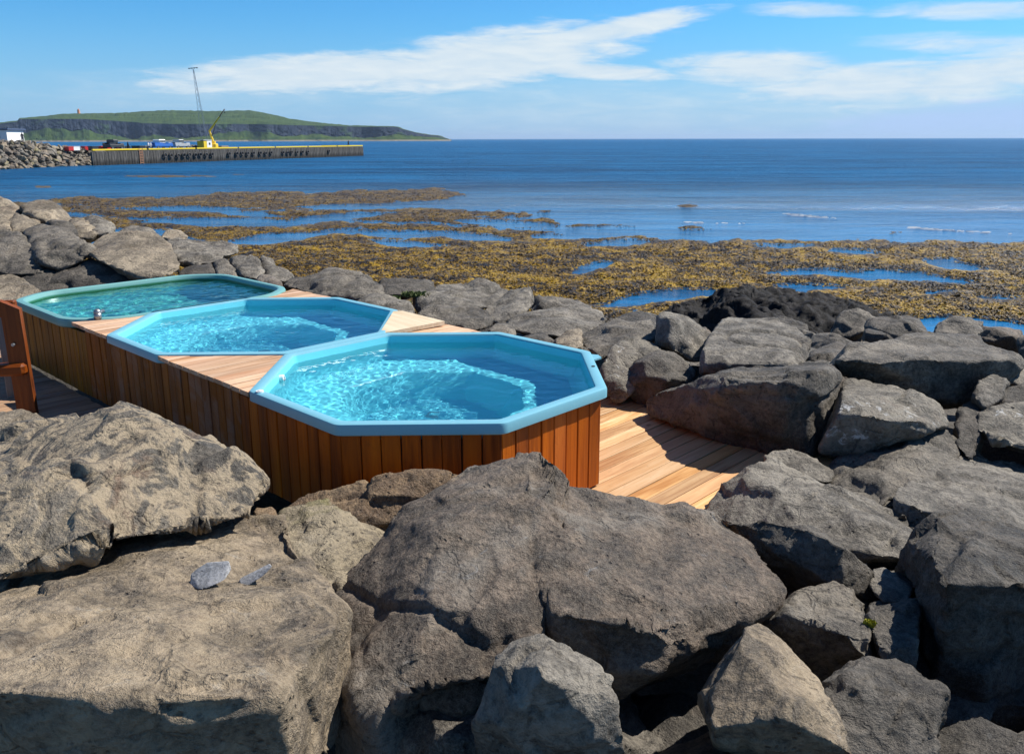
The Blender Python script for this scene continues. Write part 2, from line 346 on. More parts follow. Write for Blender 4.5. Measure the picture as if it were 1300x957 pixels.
# ------------------------------------------------------------ the row of tubs: frame (u along the row, v across it)
ROT = R(136.35); UX, UY = math.cos(ROT), math.sin(ROT); VX, VY = -UY, UX; CX, CY = -.4999, 5.118; RIM = .63
def UV(u, v, z=0.0): return Vector((CX + u * UX + v * VX, CY + u * UY + v * VY, z))
def oct_ring(a, k, cut, rc, nseg=4):
    """rounded octagon: apothem a, half length of the straight sides cut*a; corners rounded by rc"""
    e = a * cut; P = [(a, -e), (a, e), (e, a), (-e, a), (-a, e), (-a, -e), (-e, -a), (e, -a)]
    out = []
    for i, p in enumerate(P):
        q, r_ = Vector(P[i - 1]), Vector(P[(i + 1) % 8]); p = Vector(p)
        A = p + (q - p).normalized() * rc; B = p + (r_ - p).normalized() * rc
        for j in range(nseg + 1):
            s_ = j / nseg; out.append(((1 - s_) ** 2 * A + 2 * s_ * (1 - s_) * p + s_ ** 2 * B))
    return [(p.x * k, p.y) for p in out]
def loft(name, rings, material, parent, close=True):
    V = []; F = []; n = len(rings[0][0])
    for pts, z in rings: V += [(p[0], p[1], z) for p in pts]
    for i in range(len(rings) - 1):
        for j in range(n): F.append((i * n + j, i * n + (j + 1) % n, (i + 1) * n + (j + 1) % n, (i + 1) * n + j))
    if close: F.append(tuple(range((len(rings) - 1) * n, len(rings) * n))[::1])
    me = mesh_from(name, V, F, True); bm = bmesh.new(); bm.from_mesh(me); bmesh.ops.recalc_face_normals(bm, faces=bm.faces); bm.to_mesh(me); bm.free()
    me.set_sharp_from_angle(angle=R(30)) if hasattr(me, 'set_sharp_from_angle') else None
    return link(name, me, material, parent)
def water_surface(name, ring_a, k, cut, rc, z, amp, material, parent, seed=0, res=.0095):
    """rippled sheet clipped to the tub outline"""
    bm = bmesh.new(); h = 1.15
    nx = int(2 * h * k / res); ny = int(2 * h / res)
    xs = np.linspace(-h * k, h * k, nx); ys = np.linspace(-h, h, ny); gx, gy = np.meshgrid(xs, ys, indexing='ij')
    P = np.stack([gx.ravel(), gy.ravel(), np.full(gx.size, seed * 3.1)], 1)
    zz = z + amp * (fbm(P * np.array([8., 8., 1]), 2, seed) + .46 * fbm(P * np.array([29., 29., 1]), 2, seed + 7))
    a = ring_a + .012; ax, ay = np.abs(P[:, 0]) / k, np.abs(P[:, 1]); ins = (ax < a) & (ay < a) & (ax + ay < a * (1 + cut))
    insg = ins.reshape(nx, ny); idx = -np.ones(nx * ny, dtype=int); cell = insg[:-1, :-1] | insg[1:, :-1] | insg[:-1, 1:] | insg[1:, 1:]
    i, j = np.nonzero(cell); q = np.stack([i * ny + j, (i + 1) * ny + j, (i + 1) * ny + j + 1, i * ny + j + 1], 1)
    # pull outside vertices back onto the outline
    Vx, Vy = P[:, 0].copy() / k, P[:, 1].copy(); Vx = np.clip(Vx, -a, a); Vy = np.clip(Vy, -a, a)
    ov = np.maximum(0, (np.abs(Vx) + np.abs(Vy) - a * (1 + cut)) / 2); Vx -= np.sign(Vx) * ov; Vy -= np.sign(Vy) * ov
    used = np.unique(q); idx[used] = np.arange(len(used)); V = np.stack([Vx * k, Vy, zz], 1)[used]; F = idx[q]
    o = link(name, np_mesh(name, V, F, True), material, parent)
    o.cycles.is_caustics_caster = True; return o
def tub(label, u, seed, jets, cut=.4142, rc=.03):
    t = empty('hot_tub', UV(u, 0, 0), ROT); tag(t, label, 'hot tub', 'octagonal hot tubs')
    A = 1.05
    Rg = lambda a, c=rc, ct=cut: oct_ring(a, 1, ct, c)
    rings = [(Rg(A - .012), RIM - .068), (Rg(A), RIM - .060), (Rg(A), RIM - .014), (Rg(A - .004), RIM - .004), (Rg(A - .013), RIM),
             (Rg(A - .058), RIM), (Rg(A - .066), RIM - .004), (Rg(A - .071), RIM - .014), (Rg(.968), RIM - .14), (Rg(.94), RIM - .30), (Rg(.92), RIM - .40), (Rg(.89), RIM - .435), (Rg(.84), RIM - .445),
             (Rg(.60), RIM - .455), (Rg(.57), RIM - .47), (Rg(.54), RIM - .52), (Rg(.44), RIM - .86), (Rg(.41), RIM - .90), (Rg(.38), RIM - .91)]
    loft('tub_rim', rings[:8], SHELL, t, False)
    sh = loft('tub_basin', rings[7:], BASIN, t); sh.cycles.is_caustics_receiver = True
    water_surface('water', .968, 1, cut, 0, RIM - .062, .0028, WATER_T, t, seed)
    for (ju, jv, jz, n_) in jets:
        d = Vector((ju, jv, 0)).normalized(); m = MB(); rot = Vector((-d.x, -d.y, .12)).to_track_quat('Z', 'Y').to_matrix()
        m.cyl((ju, jv, jz), .026, .02, 20, rot=rot); m.tor(Vector((ju, jv, jz)) - d * .012, .02, .006, rot=rot)
        m.build('jet_fitting', WHITEP, t, smooth=False)
    m = MB(); m.cyl((0.08, -.05, RIM - .9), .05, .02, 20); m.tor((0.08, -.05, RIM - .89), .045, .008); m.build('floor_drain', WHITEP, t)
    return t
T1 = tub('nearest and largest looking turquoise octagonal hot tub with clear rippling water', 0, 1, [(.682, .682, RIM - .055, 0)])
m = MB(); m.cyl((.36, 1.018, RIM + .004), .022, .008, 20); m.cyl((.36, 1.018, RIM + .010), .010, .006, 12); m.build('rim_cap', WHITEP, T1)
m = MB(); m.cyl((-.70, -.742, RIM + .002), .012, .004, 14); m.build('rim_hole', DARKP, T1)
m = MB(); m.prism([(-.46, -1.06), (-.34, -1.06), (-.33, -1.15), (-.40, -1.18), (-.46, -1.14)], RIM - .07, RIM - .058); fl = m.build('overflow_lip', SHELL, T1)
T2 = tub('middle turquoise octagonal hot tub between the near one and the green stained one', 2.095, 2, [])
# third tub: rounded square
def tub3():
    t = empty('hot_tub', UV(3.98, 0.03, 0), ROT); tag(t, 'farthest pool tub with green stained rim and rounded corners beside the tan boulders', 'hot tub')
    k = .86; cut = .70
    Rg = lambda a, c=.16: oct_ring(a, k, cut, c, 6)
    A = 1.05
    rings = [(Rg(A - .01), RIM - .075), (Rg(A), RIM - .065), (Rg(A), RIM - .02), (Rg(A - .008), RIM - .004), (Rg(A - .02), RIM), (Rg(A - .055), RIM), (Rg(A - .066), RIM - .008), (Rg(A - .075), RIM - .03),
             (Rg(.94), RIM - .2), (Rg(.90), RIM - .5), (Rg(.80), RIM - .62), (Rg(.7), RIM - .64)]
    loft('tub_rim', rings[:8], RIM_G, t, False)
    sh = loft('tub_basin', rings[7:], SHELL_G, t); sh.cycles.is_caustics_receiver = True
    water_surface('water', .972, k, cut, 0, RIM - .055, .0060, WATER_G, t, 5, .016)
    m = MB(); m.cyl((-.80, .83, RIM + .02), .03, .05, 14); m.sph((-.80, .83, RIM + .05), .03); m.bar((-.80, .83, RIM + .04), (-.74, .76, RIM + .045), .014)
    m.build('filler_spout', STEEL, t, smooth=True); return t
T3 = tub3()
so.data.cycles.is_caustics_light = True

# ------------------------------------------------------------ timber surround (one thing; every board a part)
SUR = empty('timber_surround', UV(1.5, 0, 0), ROT); tag(SUR, 'vertical board cladding and top boards round the three hot tubs', 'tub surround')
rnd = random.Random(5)
def board_mesh(w_, h_, t_, name='cladding_board'):
    m = MB(); m.box((0, 0, h_ / 2), (w_, t_, h_), bev=.004); me = bpy.data.meshes.new(name); m.bm.to_mesh(me); m.bm.free(); return me
BM = {}
def wall(p0, p1, z1, material, n=None, skip=None, jitter=.004):
    """boards from p0 to p1 (u,v), outer face on the line"""
    p0, p1 = Vector(p0), Vector(p1); L = (p1 - p0).length; n = n or round(L / .1); wd = L / n; d = (p1 - p0) / L; nrm = Vector((d.y, -d.x))
    key = (round(wd, 4), round(z1, 3), material.name)
    if key not in BM: BM[key] = board_mesh(wd - .006, z1 - .02, .022); BM[key].materials.append(material)
    for i in range(n):
        c = p0 + d * wd * (i + .5) - nrm * (.011 + rnd.uniform(0, jitter))
        o = bpy.data.objects.new('cladding_board', BM[key]); C.objects.link(o); o.parent = SUR
        o.location = (c.x - 1.5, c.y, .012 + rnd.uniform(-.004, .002)); o.rotation_euler = (rnd.uniform(-.003, .003), rnd.uniform(-.004, .004), math.atan2(d.y, d.x))
a = 1.015; e = a * .4142
wall((-e, a), (-a, e), RIM - .058, W_SKIRT, 8)                       # front face
wall((-a, e), (-a, -e), RIM - .058, W_SKIRT, 8)                      # right hand face, sunlit
wall((-a, -e), (-e, -a), RIM - .058, W_SKIRT, 8)
wall((-e, -a), (e + .1, -a), RIM - .058, W_SKIRT, 9)
wall((.62, a), (-e, a), RIM - .058, W_SKIRT, 10)                     # long left side, near section
wall((3.07, a), (.62, a), RIM - .05, W_SKIRT2, 25, jitter=.008)     # middle section
wall((4.80, a), (3.07, a), RIM - .075, W_SKIRT3, 18)                # far section
wall((.43, -1.0), (4.8, -1.0), RIM - .05, W_SKIRT2, 43)             # seaward side
wall((4.86, -.9), (4.86, 1.0), RIM - .075, W_SKIRT3, 19)
# dark backing inside so no light leaks between the boards
m = MB()
for (u0, v0, u1, v1) in [(4.8, .982, -.40, .982), (-.406, .98, -.98, .406), (-.98, .40, -.98, -.40)]:
    A_, B_ = Vector((u0 - 1.5, v0)), Vector((u1 - 1.5, v1)); md = (A_ + B_) / 2; L = (B_ - A_).length
    m.box((md.x, md.y, .27), (L - .02, .005, .50), math.atan2((B_ - A_).y, (B_ - A_).x))
m.build('backing_sheet', DARKP, SUR)
# top boards: run along v, trimmed to the triangles between the tubs
def top_tri(poly, z, material, pitch=.115, thick=.028, name='top_board', along='v', gap=.006):
    """boards parallel to v (or u) clipped to a polygon given in (u,v)"""
    ua = [p[0] if along == 'v' else p[1] for p in poly]; s0 = min(ua); k = 0
    while s0 + k * pitch < max(ua) - .01:
        lo, hi = s0 + k * pitch, s0 + (k + 1) * pitch - gap; k += 1
        P = list(poly)
        for sgn, lim in ((1, lo), (-1, hi)):
            Q = []
            for i in range(len(P)):
                p, q = P[i], P[(i + 1) % len(P)]; cp = (p[0] if along == 'v' else p[1]); cq = (q[0] if along == 'v' else q[1])
                ip, iq = sgn * (cp - lim) >= 0, sgn * (cq - lim) >= 0
                if ip: Q.append(p)
                if ip != iq: s_ = (lim - cp) / (cq - cp); Q.append((p[0] + s_ * (q[0] - p[0]), p[1] + s_ * (q[1] - p[1])))
            P = Q
            if len(P) < 3: break
        if len(P) < 3: continue
        cx = sum(p[0] for p in P) / len(P); cy = sum(p[1] for p in P) / len(P)
        jz = rnd.uniform(-.003, .003)
        m = MB()
        if along == 'v': m.prism([((p[1] - cy), -(p[0] - cx)) for p in P], -thick, 0); rz = math.pi / 2
        else: m.prism([((p[0] - cx), (p[1] - cy)) for p in P], -thick, 0); rz = 0
        m.build(name, material, SUR, (cx - 1.5, cy, z + jz), rot=(0, 0, rz))
g = .01; E_ = 1.05 * .4142
top_tri([(E_ + g, 1.045), (1.05, E_ + g), (2.095 - E_ - g, 1.045)], RIM - .012, W_TOP, .105)
top_tri([(2.095 + E_ + g, 1.045), (3.145, E_ + g), (3.145, E_ + .02), (3.16, 1.045)], RIM - .012, W_TOP, .105)
top_tri([(3.10, .50), (3.08, .70), (3.10, 1.045), (3.24, 1.045), (3.11, .78)], RIM - .013, W_TOP, .105)
top_tri([(E_ + g, -1.035), (1.05, -E_ - g), (2.095 - E_ - g, -1.035)], RIM - .030, W_TOP, .115, .024)
top_tri([(2.095 + E_ + g, -1.04), (3.145, -E_ - g), (3.12, -.75), (3.3, -1.04)], RIM - .016, W_TOP, .105)
m = MB(); m.prism([(.13, .27), (.60, -.24), (.56, -.30), (.04, -.31)], 0, .032)
sp_ = m.build('pale_board', W_PALE, None, tuple(UV(.94, -.66, RIM - .030)), rot=(R(-2), R(-1.5), ROT)); sp_.name = 'loose_board'
tag(sp_, 'pale loose triangular board lying on the seaward side between near and middle tub', 'board')

# ------------------------------------------------------------ decks
def deck(label, u0, u1, v0, v1, pitch, material, group, vmax=None):
    root = empty('deck', UV((u0 + u1) / 2, (v0 + v1) / 2, 0), ROT); tag(root, label, 'deck', group)
    n = int((u1 - u0) / pitch); ms = []
    for k in range(3):
        m = MB(); m.box((0, 0, 0), (v1 - v0, pitch - .007, .028), bev=.003); me = bpy.data.meshes.new('plank'); m.bm.to_mesh(me); m.bm.free(); me.materials.append(material); ms.append(me)
    for i in range(n):
        o = bpy.data.objects.new('plank', ms[i % 3]); C.objects.link(o); o.parent = root
        uu = u0 + (i + .5) * pitch; cut_ = (v1 - vmax(uu)) if vmax else 0; o.scale = ((v1 - v0 - cut_) / (v1 - v0), 1, 1)
        o.location = (u0 + (i + .5) * pitch - (u0 + u1) / 2, rnd.uniform(-.01, .01) - cut_ / 2, -.014 + rnd.uniform(-.0025, .0025)); o.rotation_euler = (rnd.uniform(-.004, .004), 0, math.pi / 2 + rnd.uniform(-.002, .002))
    m = MB()
    for f_ in (.06, .35, .65, .94): m.box((0, (f_ * (.48 if vmax else 1) - .5) * (v1 - v0), -.075), (u1 - u0, .05, .09))
    m.build('joist', W_GREY, root); return root
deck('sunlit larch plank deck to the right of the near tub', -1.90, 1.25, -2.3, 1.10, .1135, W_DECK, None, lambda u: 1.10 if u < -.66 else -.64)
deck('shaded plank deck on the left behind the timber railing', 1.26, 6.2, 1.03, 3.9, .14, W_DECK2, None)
# ------------------------------------------------------------ sea, shore, sea bed
SEA = -2.95
m, t, b = mat('sea water')
c = t.coord(); sp = t.new('ShaderNodeSeparateXYZ'); t.put(sp.inputs[0], c); yy = sp.outputs[1]
far = t.step(yy, 42, 78)
w1 = t.noise(t.mapping(c, (.55, 1.0, 1), rot=(0, 0, R(8))), .42, 5, .62, .3)
w2 = t.noise(t.mapping(c, (.6, 1.0, 1), rot=(0, 0, R(-14))), 1.7, 6, .66, .3)
w3 = t.noise(t.mapping(c, (.25, 1.0, 1), rot=(0, 0, R(3))), .10, 4, .6, .2)
pat = t.noise(t.mapping(c, (.010, .060, 1), rot=(0, 0, R(2))), 1.0, 11, .74, .3)
h = t.m('ADD', t.m('ADD', t.m('MULTIPLY', w1, 1.1), t.m('MULTIPLY', w2, .60)), t.m('ADD', t.m('MULTIPLY', w3, 2.4), t.m('MULTIPLY', pat, 1.2)))
n1 = t.new('ShaderNodeBump'); t.put(n1.inputs['Height'], h); t.put(n1.inputs['Strength'], t.m('ADD', .09, t.m('MULTIPLY', far, .86))); n1.inputs['Distance'].default_value = 1.5
pat2 = t.noise(t.mapping(c, (.10, .55, 1), rot=(0, 0, R(-3))), 1.0, 9, .75, .4)
col = t.mix(t.step(t.m('ADD', t.m('MULTIPLY', pat, .5), t.m('MULTIPLY', pat2, .5)), .40, .60), (.002, .042, .120), (.011, .155, .36))  # light and dark of the wave ripples put into the water colour as streaks
t.put(b.inputs['Base Color'], col); t.put(b.inputs['Roughness'], t.m('ADD', .12, t.m('MULTIPLY', t.step(yy, 45, 130), .25))); b.inputs['IOR'].default_value = 1.333
t.put(b.inputs['Specular IOR Level'], t.m('SUBTRACT', .5, t.m('MULTIPLY', t.step(yy, 45, 95), .40))); t.put(b.inputs['Normal'], n1.outputs[0]); SEAM = m
me = mesh_from('sea', [(-26000, 6, 0), (26000, 6, 0), (26000, 30000, 0), (-26000, 30000, 0)], [(0, 1, 2, 3)])
tag(link('sea', me, SEAM, loc=(0, 0, SEA)), kind='structure')

def weed_mask(X, Y):
    """>0 where weed covers the flats; X, Y in picture units of the shore plane"""
    P = np.stack([X * .02, Y * .085, X * 0], 1); n = fbm(P, 5, 31, .6); P2 = np.stack([X * .09, Y * .32, X * 0 + 3], 1); n2 = fbm(P2, 3, 57)
    wob = n * 9 + n2 * 4.0
    def E(x, y, rx, ry, rot=0.0):
        dx, dy = X - x, Y - y; c_, s_ = math.cos(R(rot)), math.sin(R(rot)); p = (dx * c_ + dy * s_) / rx; q = (dy * c_ - dx * s_) / ry
        return (1 - np.sqrt(p * p + q * q)) * ry
    m_ = -6 + 0 * X
    edge = np.interp(X, [-800, 150, 330, 560, 640, 760, 1000, 1300, 2400], [318, 314, 296, 292, 289, 300, 306, 308, 320])
    m_ = np.maximum(m_, (Y - edge) * .8)
    for e_ in [(150, 268, 90, 8, 3), (430, 262, 130, 7, 2), (380, 280, 120, 5, 3), (330, 255, 200, 12, -1), (480, 249, 120, 10, -1), (160, 254, 100, 6, 0), (500, 272, 160, 10, 1), (250, 274, 90, 8, 4), (610, 280, 110, 7, 3), (300, 294, 90, 11, 2), (430, 287, 100, 7, 0), (570, 291, 110, 7, 2), (-60, 262, 150, 7, 0), (-300, 280, 260, 16, 0), (150, 282, 120, 8, 3)]:
        m_ = np.maximum(m_, E(*e_))
    for e_ in [(210, 223, 70, 1.4, 0), (60, 236, 26, 2.6, 0), (300, 221, 20, 1, 0), (760, 286, 60, 2.0, 0), (690, 268, 10, 1.5, 0), (875, 262, 14, 2.0, 0), (880, 289, 24, 1.7, 0), (1135, 296, 30, 2.0, 0), (650, 272, 16, 1.3, 0), (560, 252, 20, 2, 0)]:
        m_ = np.maximum(m_, E(*e_) * 1.5 - wob * .25)
    m_ = m_ + wob * .55
    for e_ in [(345, 302, 46, 6, -4), (290, 281, 90, 5, 1), (420, 276, 60, 4.2, -5), (500, 297, 55, 4, 3), (585, 299, 66, 5, 4), (520, 309, 44, 3.5, 4), (455, 262, 60, 2.8, 0), (240, 264, 60, 3, 0), (400, 297, 40, 2.6, -8), (640, 283, 50, 3, 3),
               (752, 339, 24, 5, -14), (850, 374, 62, 8, -5), (812, 383, 50, 4, -4), (1030, 346, 44, 4.5, 0), (1085, 352, 40, 4, 6), (1040, 364, 46, 4, 2), (1140, 350, 60, 6, 5), (1205, 357, 34, 3.6, 4), (1215, 338, 38, 4.6, 8), (1085, 320, 28, 3.4, 4), (1235, 413, 84, 12, 4), (1290, 425, 50, 12, 0), (780, 309, 36, 4.2, -4), (1262, 378, 20, 2.5, 0), (1200, 371, 22, 2.4, 0), (1000, 313, 30, 2.5, 0), (720, 300, 40, 3, 0), (1195, 330, 15, 2, 0), (1420, 380, 90, 12, 0), (1700, 360, 160, 14, 0)]:
        m_ = np.minimum(m_, -(E(*e_) * 1.15 + wob * .22))
    return m_
Xs = np.concatenate([np.linspace(-1500, -60, 160), np.arange(-58.5, 1360, 1.5), np.linspace(1361, 2900, 160)])
Ys = np.concatenate([np.arange(217, 300, .8), np.arange(300, 620, 1.25)])
gX, gY = np.meshgrid(Xs, Ys, indexing='ij'); gX, gY = gX.ravel(), gY.ravel()
cth, sth = math.cos(PITCH), math.sin(PITCH); bb = (434 - gY) / FPX; aa = (gX - 650) / FPX
dyy = cth + bb * sth; dzz = -sth + bb * cth; tt = (SEA - EYE) / dzz
wx, wy = aa * tt, dyy * tt
mk = weed_mask(gX, gY)
Pn = np.stack([wx, wy, 0 * wx], 1)
fr = fbm(Pn * 2.6, 3, 71) * .10 + np.abs(fbm(Pn * 7.5, 3, 77)) * .10 + fbm(Pn * .9, 3, 91) * .24
land = np.clip((17.5 - wy) / 9.0, 0, 1)
zz = SEA - .03 + np.clip(mk * .03, -.2, .10) + np.where(mk > 0, fr * .5 * np.clip(mk / 3, 0, 1), 0) + land * 0.1
nx_, ny_ = len(Xs), len(Ys); ii, jj = np.meshgrid(np.arange(nx_ - 1), np.arange(ny_ - 1), indexing='ij'); ii, jj = ii.ravel(), jj.ravel()
Fq = np.stack([ii * ny_ + jj, ii * ny_ + jj + 1, (ii + 1) * ny_ + jj + 1, (ii + 1) * ny_ + jj], 1)
m, t, b = mat('bladder wrack'); c = t.coord()
r1 = t.noise(c, 9.0, 4, .7, .4); r2 = t.noise(c, .35, 5, .65, .5); r3 = t.noise(c, 1.6, 5, .7, .5); r4 = t.noise(c, 26, 3, .7)
f_ = t.m('ADD', t.m('ADD', t.m('MULTIPLY', r1, .52), t.m('MULTIPLY', r3, .55)), t.m('MULTIPLY', r2, .22))
col = t.ramp(f_, [(.54, (.006, .004, .003)), (.61, (.036, .021, .005)), (.66, (.15, .085, .004)), (.71, (.38, .225, .005)), (.84, (.36, .27, .04))])
col = t.mix(t.m('MULTIPLY', t.step(r4, .62, .74), .18), col, (.36, .33, .26))  # pale specks paint wet glints into the weed colour
dk = t.step(r2, .34, .60); sp = t.new('ShaderNodeSeparateXYZ'); t.put(sp.inputs[0], c)
ff = t.m('MULTIPLY', t.step(sp.outputs[1], 30, 55), .45); col = t.mix(ff, col, (.045, .026, .007))
t.put(b.inputs['Base Color'], col); b.inputs['Roughness'].default_value = .42; b.inputs['Specular IOR Level'].default_value = .28
t.put(b.inputs['Normal'], t.bump(t.m('ADD', r1, t.m('MULTIPLY', r4, .5)), .9, .05)); WEED = m
o = link('seaweed', np_mesh('seaweed', np.stack([wx, wy, zz], 1), Fq[:, ::-1] if False else Fq[:, [0, 3, 2, 1]]), WEED)
tag(o, 'amber and brown seaweed mat covering the tidal flats beyond the boulders', 'seaweed', kind='stuff')
# loose fronds standing out of the mat
rg = np.random.default_rng(3); N = 230000
fx = rg.uniform(-120, 1420, N); fy = 240 + (460 - 240) * rg.uniform(0, 1, N) ** .95
keep = weed_mask(fx, fy) > .3; fx, fy = fx[keep], fy[keep]; N = len(fx)
bb = (434 - fy) / FPX; tt = (SEA + .1 - EYE) / (-sth + bb * cth); px, py = (fx - 650) / FPX * tt, (cth + bb * sth) * tt
Pn = np.stack([px, py, 0 * px], 1)
gz = SEA - .03 + np.clip(weed_mask(fx, fy) * .03, -.2, .10) + (fbm(Pn * 2.6, 3, 71) * .10 + np.abs(fbm(Pn * 7.5, 3, 77)) * .10 + fbm(Pn * .9, 3, 91) * .24) * .5
L = rg.uniform(.05, .17, N) * (1 + .4 * np.clip((py - 30) / 60, 0, 1)); an = rg.uniform(0, 2 * math.pi, N); wd = L * rg.uniform(.22, .5, N); up = L * rg.uniform(.05, .5, N)
ca, sa = np.cos(an), np.sin(an); V = np.zeros((N, 6, 3))
for k, (l_, ws, hh) in enumerate([(0, -.5, 0), (0, .5, 0), (.55, -.7, .8), (.55, .7, 1.0), (1, -.3, .55), (1, .35, .35)]):
    V[:, k, 0] = px + ca * L * l_ - sa * wd * ws; V[:, k, 1] = py + sa * L * l_ + ca * wd * ws; V[:, k, 2] = gz + up * hh - .01
base = (np.arange(N) * 6)[:, None]; F = np.concatenate([base + np.array([[0, 2, 3, 1]]), base + np.array([[2, 4, 5, 3]])])
o = link('seaweed_fronds', np_mesh('seaweed_fronds', V.reshape(-1, 3), F, False), WEED); tag(o, 'small glistening seaweed fronds sticking up from the tidal mat', 'seaweed', kind='stuff')
# foam of the small breaking waves
FOAM = plain('sea foam', (.5, .53, .56), .8)
V = []; F = []
for (x0, y0, x1, y1, n_) in [(998, 273, 1062, 279, 60), (1158, 291, 1228, 296, 50), (860, 283, 960, 285, 12), (1230, 296, 1300, 299, 8)]:
    for i in range(n_):
        s_ = rnd.random(); X = x0 + (x1 - x0) * s_; Y = y0 + (y1 - y0) * s_ + rnd.gauss(0, .45); p = atz(X, Y, SEA); w_ = rnd.uniform(.05, .35) * (1.2 - s_); l_ = rnd.uniform(.01, .045); k = len(V)
        z = SEA + .02 + rnd.uniform(0, .03); V += [(p.x - w_, p.y - l_ * .5, z - .02), (p.x + w_, p.y - l_, z - .02), (p.x + w_ * .6, p.y + l_, z + .025), (p.x - w_ * .7, p.y + l_ * .6, z + .02)]; F.append((k, k + 1, k + 2, k + 3))
tag(link('foam', mesh_from('foam', V, F), FOAM), 'thin white foam lines of small waves breaking at the weed edge', 'foam', kind='stuff')
# ground under the boulders, running down to the sea bed
gx_, gy_ = np.meshgrid(np.linspace(-60, 60, 160), np.linspace(-8, 42, 110), indexing='ij'); gx_, gy_ = gx_.ravel(), gy_.ravel()
hz = np.interp(gy_ + .25 * gx_, [-8, 8, 16, 22, 60], [-.55, -.62, -2.2, -3.35, -3.9]); left_up = np.clip((-gx_ - 3.5) / 5, 0, 1) * np.clip((gy_ - 8) / 3, 0, 1) * np.clip((19 - gy_) / 5, 0, 1)
hz = hz + left_up * 1.9 + fbm(np.stack([gx_, gy_, 0 * gx_], 1) * .7, 4, 5) * .12
n1_, n2_ = 160, 110; ii, jj = np.meshgrid(np.arange(n1_ - 1), np.arange(n2_ - 1), indexing='ij'); ii, jj = ii.ravel(), jj.ravel()
Fg = np.stack([ii * n2_ + jj, (ii + 1) * n2_ + jj, (ii + 1) * n2_ + jj + 1, ii * n2_ + jj + 1], 1)
tag(link('ground', np_mesh('ground', np.stack([gx_, gy_, hz], 1), Fg), ROCK['dark']), kind='structure')
me = mesh_from('sea_bed', [(-26000, -8, -5.5), (26000, -8, -5.5), (26000, 30000, -6), (-26000, 30000, -6)], [(0, 1, 2, 3)])
tag(link('sea_bed', me, ROCK['dark']), kind='structure')

# ------------------------------------------------------------ island
xk = [-700, -300, -60, 0, 26, 29, 55, 85, 110, 175, 182, 220, 270, 320, 350, 370, 400, 430, 450, 500, 506, 510, 530, 550, 556, 562, 572]
yt = [172, 165, 158, 155.5, 153, 150, 148, 144.3, 144, 143, 142, 141.5, 142.8, 141.5, 146, 151, 155, 158, 159.5, 160.8, 161, 163, 168.5, 171.5, 171.6, 173.5, 177]
yc = [174, 168, 161, 157, 154, 151, 151, 151, 151, 155, 156, 157.5, 157.5, 157.5, 158.5, 159, 159.5, 160.5, 161, 161.5, 162, 164, 169, 172, 172.2, 174.4, 177]
Xi = np.arange(-700, 573, .8); Yt = np.interp(Xi, xk, yt); Yc = np.interp(Xi, xk, yc)
def zof(Y, d): return EYE + (176.2 - Y) / 1075.0 * d
rows = []; HC = np.maximum(zof(Yc, 2160), -2); HT = np.maximum(zof(Yt, 2600), HC * .9)
nzx = fbm(np.stack([Xi * .035, 0 * Xi, 0 * Xi], 1), 2, 3, .4); nzf = fbm(np.stack([Xi * .35, 0 * Xi, 0 * Xi], 1), 3, 9, .6); tal = np.clip(.38 + .42 * fbm(np.stack([Xi * .03, 0 * Xi + 5, 0 * Xi], 1), 4, 12), .06, .8)
prof = [(0, -2)] + [(i / 8, None) for i in range(1, 9)]
shape = []
for r_ in np.linspace(0, 1, 10): shape.append(('talus', r_))
for r_ in np.linspace(.08, 1, 12): shape.append(('cliff', r_))
for r_ in np.linspace(.1, 1, 14): shape.append(('top', r_))
for r_ in (.3, 1.0): shape.append(('back', r_))
for kind_, r_ in shape:
    jit = fbm(np.stack([Xi * .22, Xi * 0 + r_ * 4, 0 * Xi + {'talus': 1, 'cliff': 2, 'top': 3, 'back': 4}[kind_]], 1), 3, 21)
    if kind_ == 'talus': y_ = 2085 + nzx * 30 + r_ * 55 + jit * 6; z_ = -4 + (HC * tal + 4) * r_ ** 1.3 + jit * 1.5 * r_
    elif kind_ == 'cliff': y_ = 2140 + nzx * 34 + nzf * 1.5 + r_ * 24 + jit * 6 * (1 - r_ * .5); z_ = HC * tal + (HC * (1 - tal)) * r_
    elif kind_ == 'top':
        s_ = r_ ** .9; y_ = 2160 + nzx * 30 * (1 - r_) + r_ * 440; z_ = HC + (HT - HC) * (s_ + .05 * np.sin(r_ * 9 + Xi * .02)) + jit * 1.6
        if .5 < r_ < .66: z_ = z_ + np.where((Xi > 150) & (Xi < 345), 3.5, 0)
    else: y_ = 2600 + r_ * 700; z_ = HT * (1 - r_) - 6 * r_ + jit
    y_ = y_ + 0 * Xi; x_ = (Xi - 650) / 1090.0 * np.where(y_ > 2160, 2160 + (y_ - 2160), y_)
    rows.append(np.stack([x_, y_, np.maximum(z_, -6)], 1))
V = np.concatenate(rows); nc = len(Xi); ii, jj = np.meshgrid(np.arange(len(rows) - 1), np.arange(nc - 1), indexing='ij'); ii, jj = ii.ravel(), jj.ravel()
F = np.stack([ii * nc + jj, ii * nc + jj + 1, (ii + 1) * nc + jj + 1, (ii + 1) * nc + jj], 1)
m, t, b = mat('island turf and cliff'); c = t.coord(); gm = t.new('ShaderNodeNewGeometry'); sp = t.new('ShaderNodeSeparateXYZ'); t.put(sp.inputs[0], gm.outputs['Normal']); so_ = t.new('ShaderNodeSeparateXYZ'); t.put(so_.inputs[0], c)
n1 = t.noise(t.mapping(c, (1, 1, .35)), .03, 6, .7, .4); n2 = t.noise(t.mapping(c, (1, 1, .2)), .12, 5, .7); n3 = t.noise(t.mapping(c, (.3, .3, 1)), .06, 4, .6)
steep = t.step(t.m('ADD', sp.outputs[2], t.m('MULTIPLY', t.m('SUBTRACT', n1, .5), .9)), .30, .60)
